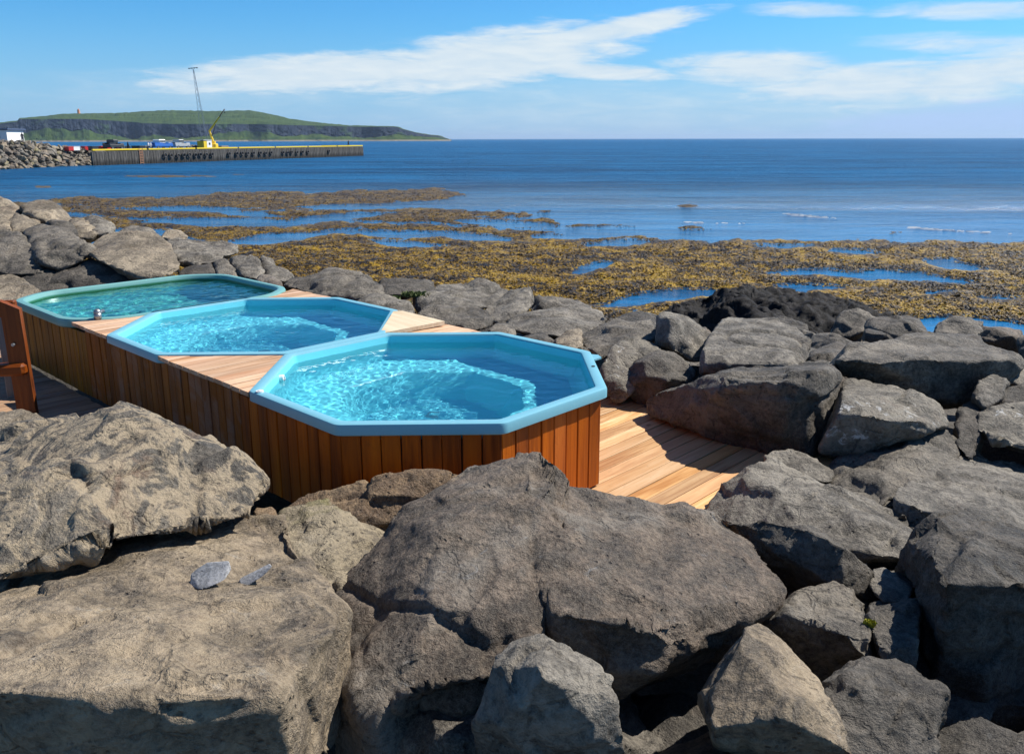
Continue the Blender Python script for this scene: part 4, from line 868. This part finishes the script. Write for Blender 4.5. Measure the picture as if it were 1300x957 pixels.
rock('small grey rock at bottom centre in front of the massive brown rock', 'slaty', [(608, 880, 2.15), (624, 842, 2.2), (650, 812, 2.28), (682, 804, 2.3), (722, 815, 2.28), (762, 846, 2.2), (780, 880, 2.1), (690, 860, 2.02), (600, 960, 2.1), (790, 960, 2.05)], .3, drop=.3)
rock('wedge shaped rock with a tan sunlit side at the bottom right of centre', 'slab', [(892, 868, 2.5), (930, 815, 2.62), (946, 795, 2.66), (966, 791, 2.7), (1044, 868, 2.4), (1062, 900, 2.3), (990, 905, 2.15), (942, 812, 2.5), (900, 930, 2.2), (1080, 960, 2.2)], .2, drop=.3, rough=.6)
rock('grey rock with a rough sunlit top left of the yellow moss', 'grey', [(966, 775, 3.1), (1000, 764, 3.2), (1040, 751, 3.3), (1076, 749, 3.3), (1094, 764, 3.15), (1104, 800, 2.95), (1110, 832, 2.8), (1080, 800, 2.85), (1030, 790, 2.85), (980, 790, 2.95), (1105, 880, 3.0), (1040, 900, 3.0), (985, 850, 3.1), (1110, 960, 3.0)], .3, drop=.3)
rock('dark faced rock between the massive brown rock and the long pale ridge', 'dark', [(918, 668, 3.62), (960, 660, 3.58), (1032, 668, 3.48), (1062, 690, 3.36), (1100, 722, 3.42), (1138, 756, 3.4), (1122, 772, 3.38), (1092, 766, 3.36), (1074, 748, 3.26), (1045, 760, 3.5), (1000, 764, 3.65), (970, 752, 3.72), (940, 716, 3.78)], .3)
rock('long pale ridged rock running down to the right beside the deck', 'slaty', [(889, 640, 4.35), (905, 622, 4.4), (950, 598, 4.5), (986, 584, 4.6), (1012, 606, 4.5), (1082, 642, 4.25), (1174, 673, 3.85), (1166, 722, 3.5), (1148, 729, 3.45), (1085, 714, 3.6), (1000, 688, 3.8), (945, 668, 3.95), (905, 665, 4.1), (985, 618, 4.15)], .3, rough=.8)
rock('pale humped rock just behind the long pale ridge', 'slaty', [(966, 590, 4.75), (975, 574, 4.85), (1005, 570, 4.9), (1052, 592, 4.8), (1060, 612, 4.6), (1010, 612, 4.55)], .3)
rock('small pale stone below the right end of the long ridge', 'slaty', [(1096, 740, 3.35), (1110, 722, 3.45), (1150, 728, 3.45), (1162, 742, 3.35), (1150, 764, 3.2), (1120, 768, 3.2)], .3)
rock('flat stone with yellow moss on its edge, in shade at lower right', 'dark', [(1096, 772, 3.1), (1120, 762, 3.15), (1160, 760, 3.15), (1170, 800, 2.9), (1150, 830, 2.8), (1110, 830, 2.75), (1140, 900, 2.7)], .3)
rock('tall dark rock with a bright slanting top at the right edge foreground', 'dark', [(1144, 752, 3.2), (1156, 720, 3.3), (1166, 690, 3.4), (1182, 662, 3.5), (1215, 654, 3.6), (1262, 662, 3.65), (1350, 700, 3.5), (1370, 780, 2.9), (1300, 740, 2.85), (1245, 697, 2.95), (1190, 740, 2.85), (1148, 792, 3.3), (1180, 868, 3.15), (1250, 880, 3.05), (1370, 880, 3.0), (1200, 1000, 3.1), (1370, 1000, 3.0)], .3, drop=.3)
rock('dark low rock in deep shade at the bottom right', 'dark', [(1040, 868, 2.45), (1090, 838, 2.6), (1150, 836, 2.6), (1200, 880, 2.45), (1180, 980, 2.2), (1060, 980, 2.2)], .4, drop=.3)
rock('diagonal grey boulder leaning up to the right behind the long ridge', 'grey', [(1042, 600, 4.9), (1062, 588, 4.95), (1102, 568, 5.1), (1184, 539, 5.3), (1217, 571, 5.1), (1206, 590, 4.85), (1182, 614, 4.6), (1150, 640, 4.25), (1130, 651, 4.15), (1100, 642, 4.3), (1050, 616, 4.6), (1120, 600, 4.6)], .35)
rock('wide layered slab lying at the right edge below the lichen spotted boulder', 'slaty', [(1128, 636, 4.1), (1146, 616, 4.35), (1182, 600, 4.6), (1217, 576, 5.0), (1300, 588, 5.0), (1380, 604, 5.0), (1380, 700, 3.9), (1300, 672, 3.95), (1230, 660, 3.95), (1165, 650, 3.95), (1135, 664, 4.0), (1230, 690, 3.9)], .3, drop=.2, rough=.7)
# --- behind the deck on the right ---
rock('large dark faced block beside the sunlit deck, with a flat grey top', 'dark', [(824, 532, 5.95), (828, 500, 6.0), (848, 482, 6.15), (905, 470, 6.45), (985, 470, 6.35), (1042, 461, 6.3), (1064, 478, 6.05), (1068, 512, 5.8), (1050, 548, 5.55), (1035, 584, 5.2), (985, 580, 5.2), (920, 562, 5.45), (850, 543, 5.8), (862, 492, 5.75), (900, 489, 5.42), (985, 487, 5.12), (1045, 474, 5.2)], .35, rough=.75, drop=.05)
rock('grey rock with a speckled white nose touching the near right end of the tubs', 'lichen', [(764, 456, 6.6), (776, 440, 6.8), (800, 430, 7.0), (836, 440, 6.9), (838, 462, 6.6), (800, 500, 6.25), (785, 518, 6.2), (764, 505, 6.3)], .4)
rock('rounded dark boulder standing at the back corner of the deck', 'dark', [(788, 492, 6.35), (800, 464, 6.45), (836, 444, 6.6), (852, 442, 6.6), (882, 466, 6.5), (884, 482, 6.35), (852, 484, 6.15), (832, 504, 6.3), (824, 522, 6.35), (800, 510, 6.4)], .35)
rock('flat topped grey rock behind the near tub, left of the upright block', 'grey', [(734, 424, 7.6), (780, 407, 7.9), (826, 404, 7.9), (836, 432, 7.3), (795, 436, 7.1), (760, 458, 6.9), (738, 440, 7.2)], .5)
rock('upright grey block with a lit right side above the rounded dark boulder', 'slaty', [(831, 402, 7.2), (850, 396, 7.3), (880, 408, 7.4), (906, 424, 7.3), (902, 445, 7.0), (888, 462, 6.8), (866, 456, 6.75), (834, 440, 6.9), (852, 402, 6.95)], .45)
def ring_groove(V):
    c_ = atz(972, 432, .45); r_ = np.sqrt(((V[:, 0] - c_.x) / .31) ** 2 + ((V[:, 1] - c_.y - .05) / .22) ** 2); return np.where(V[:, 2] > .3, -.035 * np.exp(-((r_ - 1) / .09) ** 2), 0)
rock('flat rock with an oval ring groove on its top, behind the large dark block', 'slaty', [(884, 470, 6.35), (888, 450, .42, 'z'), (905, 424, .45, 'z'), (922, 404, .46, 'z'), (955, 408, .46, 'z'), (1012, 414, .45, 'z'), (1030, 436, .44, 'z'), (1034, 452, 6.4), (1020, 464, 6.2), (984, 460, .40, 'z'), (890, 473, 6.25), (980, 474, 6.05)], .35, rough=.5, post=ring_groove, vox=.018)
rock('broad grey slab on the right with a vertical dark front face', 'grey', [(1054, 452, 6.3), (1085, 440, .52, 'z'), (1160, 427, .52, 'z'), (1205, 427, .52, 'z'), (1275, 444, .5, 'z'), (1298, 458, .48, 'z'), (1060, 452, .5, 'z'), (1095, 459, .5, 'z'), (1180, 459, .5, 'z'), (1216, 462, 5.85), (1235, 505, 5.85), (1200, 525, 5.9), (1172, 505, 5.9), (1090, 486, 6.0), (1058, 478, 6.1), (1300, 480, 6.2)], .3, rough=.6)
rock('lichen spotted boulder with a pale top and dark front, right of the dark block', 'lichen', [(1058, 512, 5.3), (1070, 490, 5.6), (1085, 483, 5.7), (1132, 495, 5.65), (1186, 508, 5.5), (1198, 526, 5.35), (1202, 542, 5.2), (1178, 546, 4.9), (1112, 522, 4.9), (1065, 514, 5.0), (1048, 562, 5.15), (1036, 584, 5.1), (1052, 590, 5.1), (1110, 566, 5.05), (1160, 552, 5.0)], .35, rough=.8)
rock('grey stone above the slab end at the right edge of the picture', 'grey', [(1214, 470, 6.0), (1222, 450, 6.2), (1260, 454, 6.3), (1300, 466, 6.3), (1350, 480, 6.2), (1300, 492, 5.9), (1250, 480, 5.9)], .4)
rock('pale angular stone below the slab, third from the right edge', 'slaty', [(1232, 506, 5.5), (1240, 480, 5.75), (1262, 474, 5.8), (1280, 486, 5.7), (1272, 506, 5.5), (1250, 524, 5.35)], .3)
rock('round topped stone at the right edge resting above the white flecked boulder', 'dark', [(1262, 512, 5.5), (1275, 494, 5.7), (1300, 488, 5.7), (1340, 492, 5.7), (1345, 522, 5.4), (1280, 520, 5.35)], .3)
rock('white flecked dark boulder half cut by the right edge', 'lichen', [(1236, 545, 5.2), (1242, 526, 5.35), (1264, 514, 5.4), (1300, 510, 5.4), (1370, 515, 5.4), (1370, 590, 4.9), (1300, 566, 4.95), (1248, 562, 5.0)], .35)
rock('dark narrow stone in the cleft left of the white flecked boulder', 'dark', [(1212, 560, 5.1), (1215, 520, 5.5), (1235, 505, 5.7), (1250, 530, 5.3), (1245, 575, 4.95), (1225, 590, 4.85)], .4)
rock('shaded low stone between the lichen spotted boulder and the layered slab', 'grey', [(1196, 590, 5.0), (1205, 570, 5.15), (1240, 572, 5.1), (1262, 590, 5.0), (1250, 610, 4.8), (1205, 605, 4.8)], .3)
rock('low dark stone left of the broad slab and behind the dark block', 'dark', [(1022, 462, 6.9), (1035, 442, 7.3), (1066, 434, 7.5), (1085, 446, 7.2), (1060, 466, 6.7)], .4)
rock('flat grey stone tucked behind the dark block beside the ring rock', 'grey', [(988, 474, 6.6), (1000, 466, 6.8), (1050, 455, 6.9), (1062, 468, 6.6), (1010, 480, 6.4)], .3)
# --- between the tubs and the weed ---
rock('dark humped boulder behind the gap of the middle and far tubs', 'grey', [(362, 366, 9.3), (400, 344, 9.6), (425, 337, 9.7), (446, 341, 9.7), (480, 360, 9.4), (492, 376, 9.0), (450, 382, 8.8), (395, 374, 9.0)], .6)
rock('small rough dark stones block touching the humped boulder on its left', 'dark', [(358, 362, 9.6), (372, 350, 9.9), (386, 352, 9.9), (390, 368, 9.5)], .4)
rock('low pale flat stone right behind the middle tub', 'slaty', [(446, 384, 8.2), (470, 376, 8.5), (505, 377, 8.5), (528, 390, 8.2), (524, 408, 7.8), (480, 402, 7.8)], .5)
rock('thin dark flat rock between the humped boulder and the big flat topped one', 'dark', [(476, 366, 9.3), (486, 353, 9.6), (550, 356, 9.6), (552, 368, 9.3), (515, 376, 9.0), (488, 376, 9.0)], .5)
rock('big flat topped grey rock behind the pale loose board', 'slaty', [(522, 374, 9.2), (560, 362, 9.6), (632, 357, 9.9), (646, 366, 9.7), (650, 376, 9.3), (622, 386, 8.9), (575, 380, 8.9), (535, 378, 8.9), (528, 396, 8.7), (575, 400, 8.6), (620, 392, 8.7)], .5)
rock('rounded grey rock directly behind the pale loose board', 'grey', [(524, 400, 8.2), (550, 386, 8.5), (592, 388, 8.5), (622, 390, 8.4), (626, 412, 7.9), (600, 420, 7.8), (560, 410, 7.9)], .4)
rock('tilted grey rock with a pale pointed top, centre of the row behind the tubs', 'slaty', [(614, 394, 8.8), (640, 374, 9.1), (652, 366, 9.2), (676, 364, 9.1), (682, 378, 8.9), (672, 392, 8.6), (650, 404, 8.3), (640, 414, 8.2), (618, 408, 8.4)], .4)
rock('low grey rock with a rounded back right of the tilted one', 'grey', [(668, 394, 9.2), (682, 376, 9.5), (704, 376, 9.6), (748, 387, 9.4), (758, 398, 9.1), (712, 402, 8.9)], .5)
rock('smooth pale flat rock behind the back rim of the near tub', 'slaty', [(642, 412, 8.0), (656, 398, 8.4), (700, 392, 8.6), (758, 394, 8.6), (774, 406, 8.2), (744, 424, 7.6), (700, 430, 7.5), (660, 424, 7.7)], .5, rough=.6)
rock('small tan stone showing between the rim of the near tub and the smooth pale rock', 'tan', [(702, 432, 7.3), (716, 421, 7.5), (738, 417, 7.5), (740, 442, 7.0), (715, 446, 7.0)], .3)
rock('dark low stone behind the flat topped rock, near the lava', 'dark', [(778, 408, 8.6), (790, 398, 8.9), (815, 396, 8.9), (838, 404, 8.7), (836, 416, 8.3), (790, 416, 8.3)], .4)
rock('rough stone filling the gap below the smooth pale rock', 'dark', [(655, 428, 7.6), (690, 420, 7.7), (712, 436, 7.3), (690, 448, 7.1), (660, 440, 7.3)], .3)
rock('pair of cobbles sized grey stone beside the loose board tip', 'grey', [(618, 418, 7.7), (630, 408, 7.9), (650, 410, 7.9), (656, 424, 7.6), (636, 430, 7.5)], .25)
# --- upper left ---
rock('pale boulder highest in the top left corner of the heap', 'tan', [(-50, 262, 14), (-20, 248, 14.4), (10, 247, 14.4), (28, 261, 14.2), (30, 278, 13.6), (0, 292, 13), (-50, 290, 13)], .9)
rock('large pale smooth boulder second from the top left', 'tan', [(24, 262, 13.8), (34, 254, 14.2), (60, 252, 14.3), (74, 258, 14.2), (97, 278, 13.6), (90, 290, 13), (55, 284, 13), (35, 274, 13.2)], .9)
rock('smaller tan block wedged below the two highest boulders', 'tan', [(6, 284, 12.8), (20, 267, 13.2), (50, 280, 13), (44, 292, 12.4), (16, 294, 12.3)], .6)
rock('tan boulder at the left edge under the highest one', 'tan', [(-60, 290, 12.6), (-20, 272, 13), (8, 278, 12.8), (24, 296, 12), (-10, 304, 11.8), (-60, 306, 11.8)], .6)
rock('big rounded dark grey boulder at the left edge', 'grey', [(-60, 300, 11.4), (-20, 292, 11.6), (22, 291, 11.5), (38, 300, 11.2), (58, 332, 10.6), (54, 344, 10.3), (36, 352, 10.2), (-10, 346, 10.3), (-60, 344, 10.3), (20, 315, 10.9)], .8)
rock('big dark grey boulder with a cracked face left of the large tan one', 'grey', [(28, 296, 11.4), (38, 285, 11.7), (52, 282, 11.7), (80, 287, 11.5), (104, 300, 11.2), (120, 315, 10.8), (106, 332, 10.5), (70, 345, 10.3), (52, 338, 10.4), (80, 310, 10.7)], .8)
rock('flat dark stone lying across the top of the cracked boulder', 'dark', [(54, 286, 12.6), (62, 277, 12.9), (84, 280, 12.8), (102, 290, 12.4), (98, 298, 12.0), (70, 291, 12.1)], .5)
rock('tan rock leaning behind the cracked boulder', 'tan', [(78, 292, 12.8), (92, 279, 13.2), (106, 275, 13.3), (116, 282, 13.0), (128, 300, 12.2), (100, 304, 12)], .5)
rock('round pale rock standing out against the weed at upper left', 'slaty', [(106, 284, 13.0), (112, 274, 13.3), (124, 272, 13.3), (140, 280, 13.1), (147, 289, 12.8), (140, 298, 12.3), (116, 300, 12.2)], .5)
rock('very large tan boulder behind the green stained tub', 'tan', [(106, 322, 10.7), (112, 308, 11.0), (126, 299, 11.3), (160, 296, 11.4), (200, 297, 11.3), (222, 318, 10.9), (232, 336, 10.4), (226, 348, 10.1), (196, 353, 10.0), (172, 356, 10.0), (150, 340, 10.1), (120, 322, 10.4)], .8, rough=.6)
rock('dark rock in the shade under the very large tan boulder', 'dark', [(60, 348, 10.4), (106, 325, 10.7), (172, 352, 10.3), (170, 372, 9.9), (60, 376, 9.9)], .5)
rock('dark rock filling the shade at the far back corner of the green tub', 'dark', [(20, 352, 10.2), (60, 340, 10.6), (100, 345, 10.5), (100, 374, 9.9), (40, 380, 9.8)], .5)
rock('tan boulder with a crease at the left edge beside the green tub', 'tan', [(-60, 362, 8.9), (-20, 353, 9.1), (20, 350, 9.2), (44, 356, 9.1), (52, 368, 8.9), (30, 378, 8.7), (16, 405, 8.2), (-20, 420, 7.9), (-60, 420, 7.9)], .4)
rock('pale grey boulder right of the very large tan one', 'slaty', [(200, 312, 11.8), (218, 300, 12.2), (262, 305, 12.0), (296, 306, 11.9), (304, 320, 11.5), (280, 328, 11.1), (240, 342, 10.7), (228, 332, 10.9)], .6)
rock('tan sliver of rock in the cleft right of the very large tan boulder', 'tan', [(200, 300, 12.6), (215, 289, 13), (240, 296, 12.8), (232, 312, 12.2)], .5)
rock('dark angular rock behind the far rim of the green tub', 'dark', [(226, 345, 10.6), (240, 336, 10.8), (268, 332, 10.8), (276, 350, 10.3), (230, 354, 10.2)], .5)
rock('small dark split rock at the back right corner of the green tub', 'grey', [(266, 344, 10.6), (272, 330, 10.9), (284, 326, 10.9), (298, 338, 10.5), (306, 352, 10.1), (280, 352, 10.2)], .4)
rock('grey block with a flat lit top behind the far corner of the green tub', 'slaty', [(288, 330, 10.9), (300, 323, 11.1), (326, 326, 11.0), (336, 344, 10.4), (326, 356, 10.0), (304, 350, 10.2)], .5)
rock('pointed rock sloping down to the right beyond the green tub', 'slaty', [(326, 344, 10.8), (329, 319, 11.3), (338, 324, 11.2), (373, 348, 10.5), (368, 360, 10.1), (345, 357, 10.2)], .4)
rock('small brown stone at the seaward corner of the green tub', 'brown', [(322, 356, 9.9), (332, 346, 10.2), (350, 348, 10.1), (362, 362, 9.7), (345, 368, 9.5)], .3)
rock('flat stone at the top of the tidal weed right of the round pale rock', 'grey', [(146, 296, 12.9), (165, 284, 13.3), (196, 288, 13.2), (204, 302, 12.6), (160, 304, 12.5)], .4)
# --- natural outcrop of black lava on the shore ---
m_ = [[(846, 408, 19.4), (858, 386, 20), (880, 374, 20.4), (920, 370, 20.6), (950, 382, 20.2), (945, 430, 18.6), (900, 430, 18.6), (850, 425, 18.8)],
      [(930, 392, 19.6), (960, 374, 20.6), (980, 366, 21), (1016, 373, 20.8), (1030, 410, 19), (1000, 440, 18), (940, 440, 18.2)],
      [(1005, 385, 20), (1035, 373, 20.8), (1062, 368, 21), (1088, 375, 20.8), (1112, 388, 20.2), (1120, 412, 19.2), (1100, 440, 18), (1030, 445, 17.8)],
      [(1085, 405, 19.8), (1110, 402, 20.2), (1140, 414, 19.6), (1165, 430, 18.8), (1150, 450, 17.8), (1090, 450, 17.8)]]
rock('long jagged outcrop of black lava between the boulders and the weed', 'lava', m_[0], 2.6, vox=.05, rough=.9, post=lambda V: .32 * (1 - 2 * np.abs(fbm(V * np.array([.8, .8, 1.1]), 5, 3, .62))) - .24 + .08 * np.abs(fbm(V * 4.5, 4, 8)), extra=m_[1:], name='lava_outcrop', chip=1.2, drop=1.0)
# pebbles rest on the buff slab
from mathutils.bvhtree import BVHTree
slab = [o_ for o_ in C.objects if 'huge buff' in o_.get('label', '')][0]
bv = BVHTree.FromPolygons([v.co + slab.location for v in slab.data.vertices], [p_.vertices[:] for p_ in slab.data.polygons])
def hit_y(X, Y):
    h_ = bv.ray_cast(Vector((0, 0, EYE)), ray(X, Y).normalized()); return h_[0].y if h_[0] is not None else 2.5
y0 = hit_y(262, 746)
rock('blue grey rounded pebble with a cracked side on the buff slab', 'pebble', [(239, 744, y0 + .02), (241, 726, y0 + .06), (262, 713, y0 + .08), (290, 711, y0 + .07), (293, 722, y0 + .05), (284, 736, y0 + .01), (262, 746, y0 - .01), (252, 748, y0 - .01)], .05, vox=.003, rough=.22, name='pebble', drop=.012, chip=.6)
y0 = hit_y(318, 742)
rock('slim flat grey pebble right of the rounded one on the buff slab', 'pebble', [(298, 742, y0), (304, 733, y0 + .02), (326, 722, y0 + .04), (342, 714, y0 + .05), (345, 718, y0 + .03), (334, 730, y0 + .01), (312, 744, y0 - .01)], .03, vox=.003, rough=.15, name='pebble', drop=.012, chip=.2)
rock('red brown stained stone glinting in the gap right of the massive brown rock', 'redrust', [(970, 770, 3.5), (972, 752, 3.55), (990, 748, 3.55), (1010, 762, 3.45), (990, 776, 3.4)], .1)
print('rock tris', TRI[0])
# filler stones deep in the gaps (many half hidden)
FM = []
for k in range(6):
    pts = []; r_ = random.Random(k + 400); 
    for i in range(18):
        v = Vector((r_.gauss(0, 1), r_.gauss(0, 1), r_.gauss(0, 1))).normalized(); pts.append(Vector((v.x * .5, v.y * .42, v.z * .34)) * r_.uniform(.85, 1.05))
    V, F, E_ = remesh([hull(pts)], .022, 1); N = normals(V, F); f1, g1 = facets(V / .3 + k * 3, k); V = V + N * (.035 * f1 * np.clip(g1 / .1, 0, 1) + .012 * fbm(V / .08, 4, k))[:, None]
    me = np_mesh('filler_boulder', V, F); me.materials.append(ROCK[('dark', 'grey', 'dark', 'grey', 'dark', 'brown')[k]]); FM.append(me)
fr_ = random.Random(77); nfil = 0
def fill(x, y, z, s_):
    global nfil
    o = bpy.data.objects.new('filler_boulder', fr_.choice(FM)); C.objects.link(o); o.location = (x, y, z); o.rotation_euler = (fr_.uniform(-.5, .5), fr_.uniform(-.5, .5), fr_.uniform(0, 6.28)); o.scale = (s_, s_, s_ * .9)
    tag(o, 'dark stone low in a gap of the boulder heap', 'boulder', 'stones low in the gaps'); nfil += 1
def inner(x, y):
    du, dv = (x - CX) * UX + (y - CY) * UY, (x - CX) * VX + (y - CY) * VY
    return (-1.95 < du < 6.4 and -1.0 < dv < 3.9) or (-1.95 < du < 0.4 and -1.7 < dv <= -1.0)
gx0 = -7.0
while gx0 < 11:
    gy0 = 1.2
    while gy0 < 12.5:
        x, y = gx0 + fr_.uniform(-.25, .25), gy0 + fr_.uniform(-.25, .25); s_ = fr_.uniform(.7, 1.25)
        if not inner(x, y) and y > 1.4 and abs(x) < .95 * y + 1.0 and not (x < -3.2 and y < 9):
            base = -.25 if y < 7.5 else -.3 - (y - 7.5) * .12
            if x < -3.5 and y > 9: base += .5
            if y < 3 and abs(x) < 2.4: base = -.15
            fill(x, y, base + fr_.uniform(-.12, .08), s_)
        gy0 += .85
    gx0 += .85
for k in range(22):
    y = fr_.uniform(7, 13.5); fill(-.72 * y - fr_.uniform(1.2, 4), y, fr_.uniform(.5, .9), fr_.uniform(1.2, 1.9))
for k in range(60):     # seaward slope of the heap, mostly seen from higher up
    y = fr_.uniform(11.5, 17.5); x = fr_.uniform(-9, 14); fill(x, y, -.9 - (y + .25 * x - 11) * .26, fr_.uniform(1.5, 2.8))
print('fill', nfil)

# ------------------------------------------------------------ timber railing at the left edge
pb = at(35, 524, 6.12); rl = empty('timber_railing', (pb.x, pb.y, 0)); tag(rl, 'red brown timber railing post with a stub rail and slanted top, left edge', 'railing')
m = MB(); m.prism([(-.065, -.03), (.065, -.03), (.065, .03), (-.065, .03)], -.05, .86)
for v_ in m.bm.verts:
    if v_.co.z > .5: v_.co.z += -.55 * v_.co.x; 
m.build('post', W_RAIL, rl, (0, 0, 0), rot=(0, R(-1), R(12)))
RX = wood_mat('varnished rail along x', [(.09, .024, .008), (.20, .055, .015), (.29, .09, .026), (.2, .05, .015)], 'X', .4)
m = MB(); m.box((0, 0, 0), (3.2, .12, .09), bev=.02); m.build('arm_rail', RX, rl, (-1.54, -.10, .30), rot=(0, R(-2.5), R(3)))
m = MB(); m.box((0, 0, 0), (3.0, .05, .13), bev=.01); m.build('top_rail', RX, rl, (-1.55, .03, .80), rot=(0, 0, R(4)))
for q in (-1.5, -2.9):
    m = MB(); m.box((0, 0, .42), (.13, .06, .86), bev=.005); m.build('post', W_RAIL, rl, (q, .03, 0))
gp = at(14, 505, 6.5); m = MB(); m.box((0, 0, .33), (.085, .085, .70), bev=.006); m.build('grey_post', W_GREY, rl, (gp.x - pb.x - .02, .45, 0), rot=(0, 0, R(20)))
m = MB(); m.cyl((0, 0, 0), .012, .02, 10, rot=Matrix.Rotation(math.pi / 2, 3, 'X')); m.build('bolt', STEEL, rl, (-.01, -.045, .56))
# crumpled dark blue tarpaulin between the post and the cream veined boulder
m_, t, b = mat('dark blue tarpaulin'); c = t.coord(); n = t.noise(c, 18, 5, .7, .6); t.put(b.inputs['Base Color'], t.mix(n, (.006, .008, .022), (.02, .03, .075))); b.inputs['Roughness'].default_value = .22; t.put(b.inputs['Normal'], t.bump(n, .9, .02))
gx_, gy_ = np.meshgrid(np.linspace(0, 1, 70), np.linspace(0, 1, 36), indexing='ij'); gx_, gy_ = gx_.ravel(), gy_.ravel()
a_, c_ = at(38, 527, 5.2), at(140, 521, 5.35); P_ = np.stack([gx_ * 4, gy_ * 2, 0 * gx_], 1); hh = .03 + .09 * np.sin(np.pi * gx_) ** .6 * np.sin(np.pi * gy_) ** .5 * (1 + .9 * fbm(P_ * 1.6, 4, 3)) + .02 * fbm(P_ * 5, 3, 8)
X_ = a_.x + (c_.x - a_.x) * gx_ + .03 * fbm(P_ * 2, 3, 4); Y_ = a_.y + (c_.y - a_.y) * gx_ + .55 * (gy_ - .2) + .04 * fbm(P_ * 2, 3, 6)
ii, jj = np.meshgrid(np.arange(69), np.arange(35), indexing='ij'); ii, jj = ii.ravel(), jj.ravel(); F = np.stack([ii * 36 + jj, (ii + 1) * 36 + jj, (ii + 1) * 36 + jj + 1, ii * 36 + jj + 1], 1)
tag(link('tarpaulin', np_mesh('tarpaulin', np.stack([X_, Y_, hh + .0], 1), F), m_), 'crumpled dark blue tarpaulin on the left deck behind the cream veined boulder', 'tarpaulin')
# tufts of moss and shore grass
def tuft(label, X, Y, y, w_, h_, n_, cols, name='moss', ww=.006, cat='moss'):
    c_ = at(X, Y, y); rgt = random.Random(int(X)); V = []; F = []
    for i in range(n_):
        a = rgt.uniform(0, 6.28); r_ = w_ * rgt.random() ** .6; p = Vector((math.cos(a) * r_, math.sin(a) * r_ * .6, rgt.uniform(-.02, 0))); L_ = h_ * rgt.uniform(.5, 1); d_ = Vector((rgt.gauss(0, .5), rgt.gauss(0, .5), 1)).normalized() * L_; s_ = Vector((rgt.gauss(0, 1), rgt.gauss(0, 1), 0)).normalized() * ww
        k = len(V); V += [p - s_, p + s_, p + d_ * .6 + s_, p + d_, p + d_ * .6 - s_]; F.append((k, k + 1, k + 2, k + 3, k + 4))
    o = link(name, mesh_from(name, V, F), cols, loc=c_); tag(o, label, cat, kind=None); return o
MOSS = plain('yellow green moss', (.36, .34, .03), .8, scale=30, var=.4); GRS = plain('shore grass', (.10, .13, .03), .7, scale=20, var=.4)
tuft('small bright yellow green moss cushion on the shaded stone at lower right', 1103, 790, 2.93, .022, .012, 300, MOSS)
tuft('low green plant cushion beside the thin dark flat rock', 528, 374, 9.05, .16, .05, 500, GRS, 'shore_plant', .012, 'plant')
tuft('second green plant cushion left of the thin dark flat rock', 492, 378, 8.9, .14, .04, 400, GRS, 'shore_plant', .012, 'plant')
tuft('green plants low behind the back rim of the middle tub', 508, 384, 8.6, .12, .03, 300, GRS, 'shore_plant', .012, 'plant')

# ------------------------------------------------------------ the air
hz_ = mesh_from('haze', [(x, y, z) for z in (-7, 100) for y in (-10, 31000) for x in (-27000, 27000)], [(0, 1, 3, 2), (4, 6, 7, 5), (0, 4, 5, 1), (2, 3, 7, 6), (0, 2, 6, 4), (1, 5, 7, 3)])
bm = bmesh.new(); bm.from_mesh(hz_); bmesh.ops.recalc_face_normals(bm, faces=bm.faces); bm.to_mesh(hz_); bm.free()
m_ = bpy.data.materials.new('haze'); m_.use_nodes = True; t = NT(m_.node_tree); [t.n.remove(n) for n in list(t.n) if n.type == 'BSDF_PRINCIPLED']
out = [n for n in t.n if n.type == 'OUTPUT_MATERIAL'][0]; vp = t.new('ShaderNodeVolumePrincipled'); vp.inputs['Color'].default_value = (.60, .78, 1, 1); vp.inputs['Density'].default_value = HAZE; vp.inputs['Anisotropy'].default_value = .2; t.l.new(vp.outputs[0], out.inputs['Volume'])
if HAZE: tag(link('haze', hz_, m_), kind='stuff')
scene.cycles.use_denoising = True
scene.cycles.max_bounces = 8; scene.cycles.transmission_bounces = 6; scene.cycles.transparent_max_bounces = 8
scene.cycles.caustics_refractive = True; scene.cycles.caustics_reflective = False
scene.cycles.use_adaptive_sampling = True
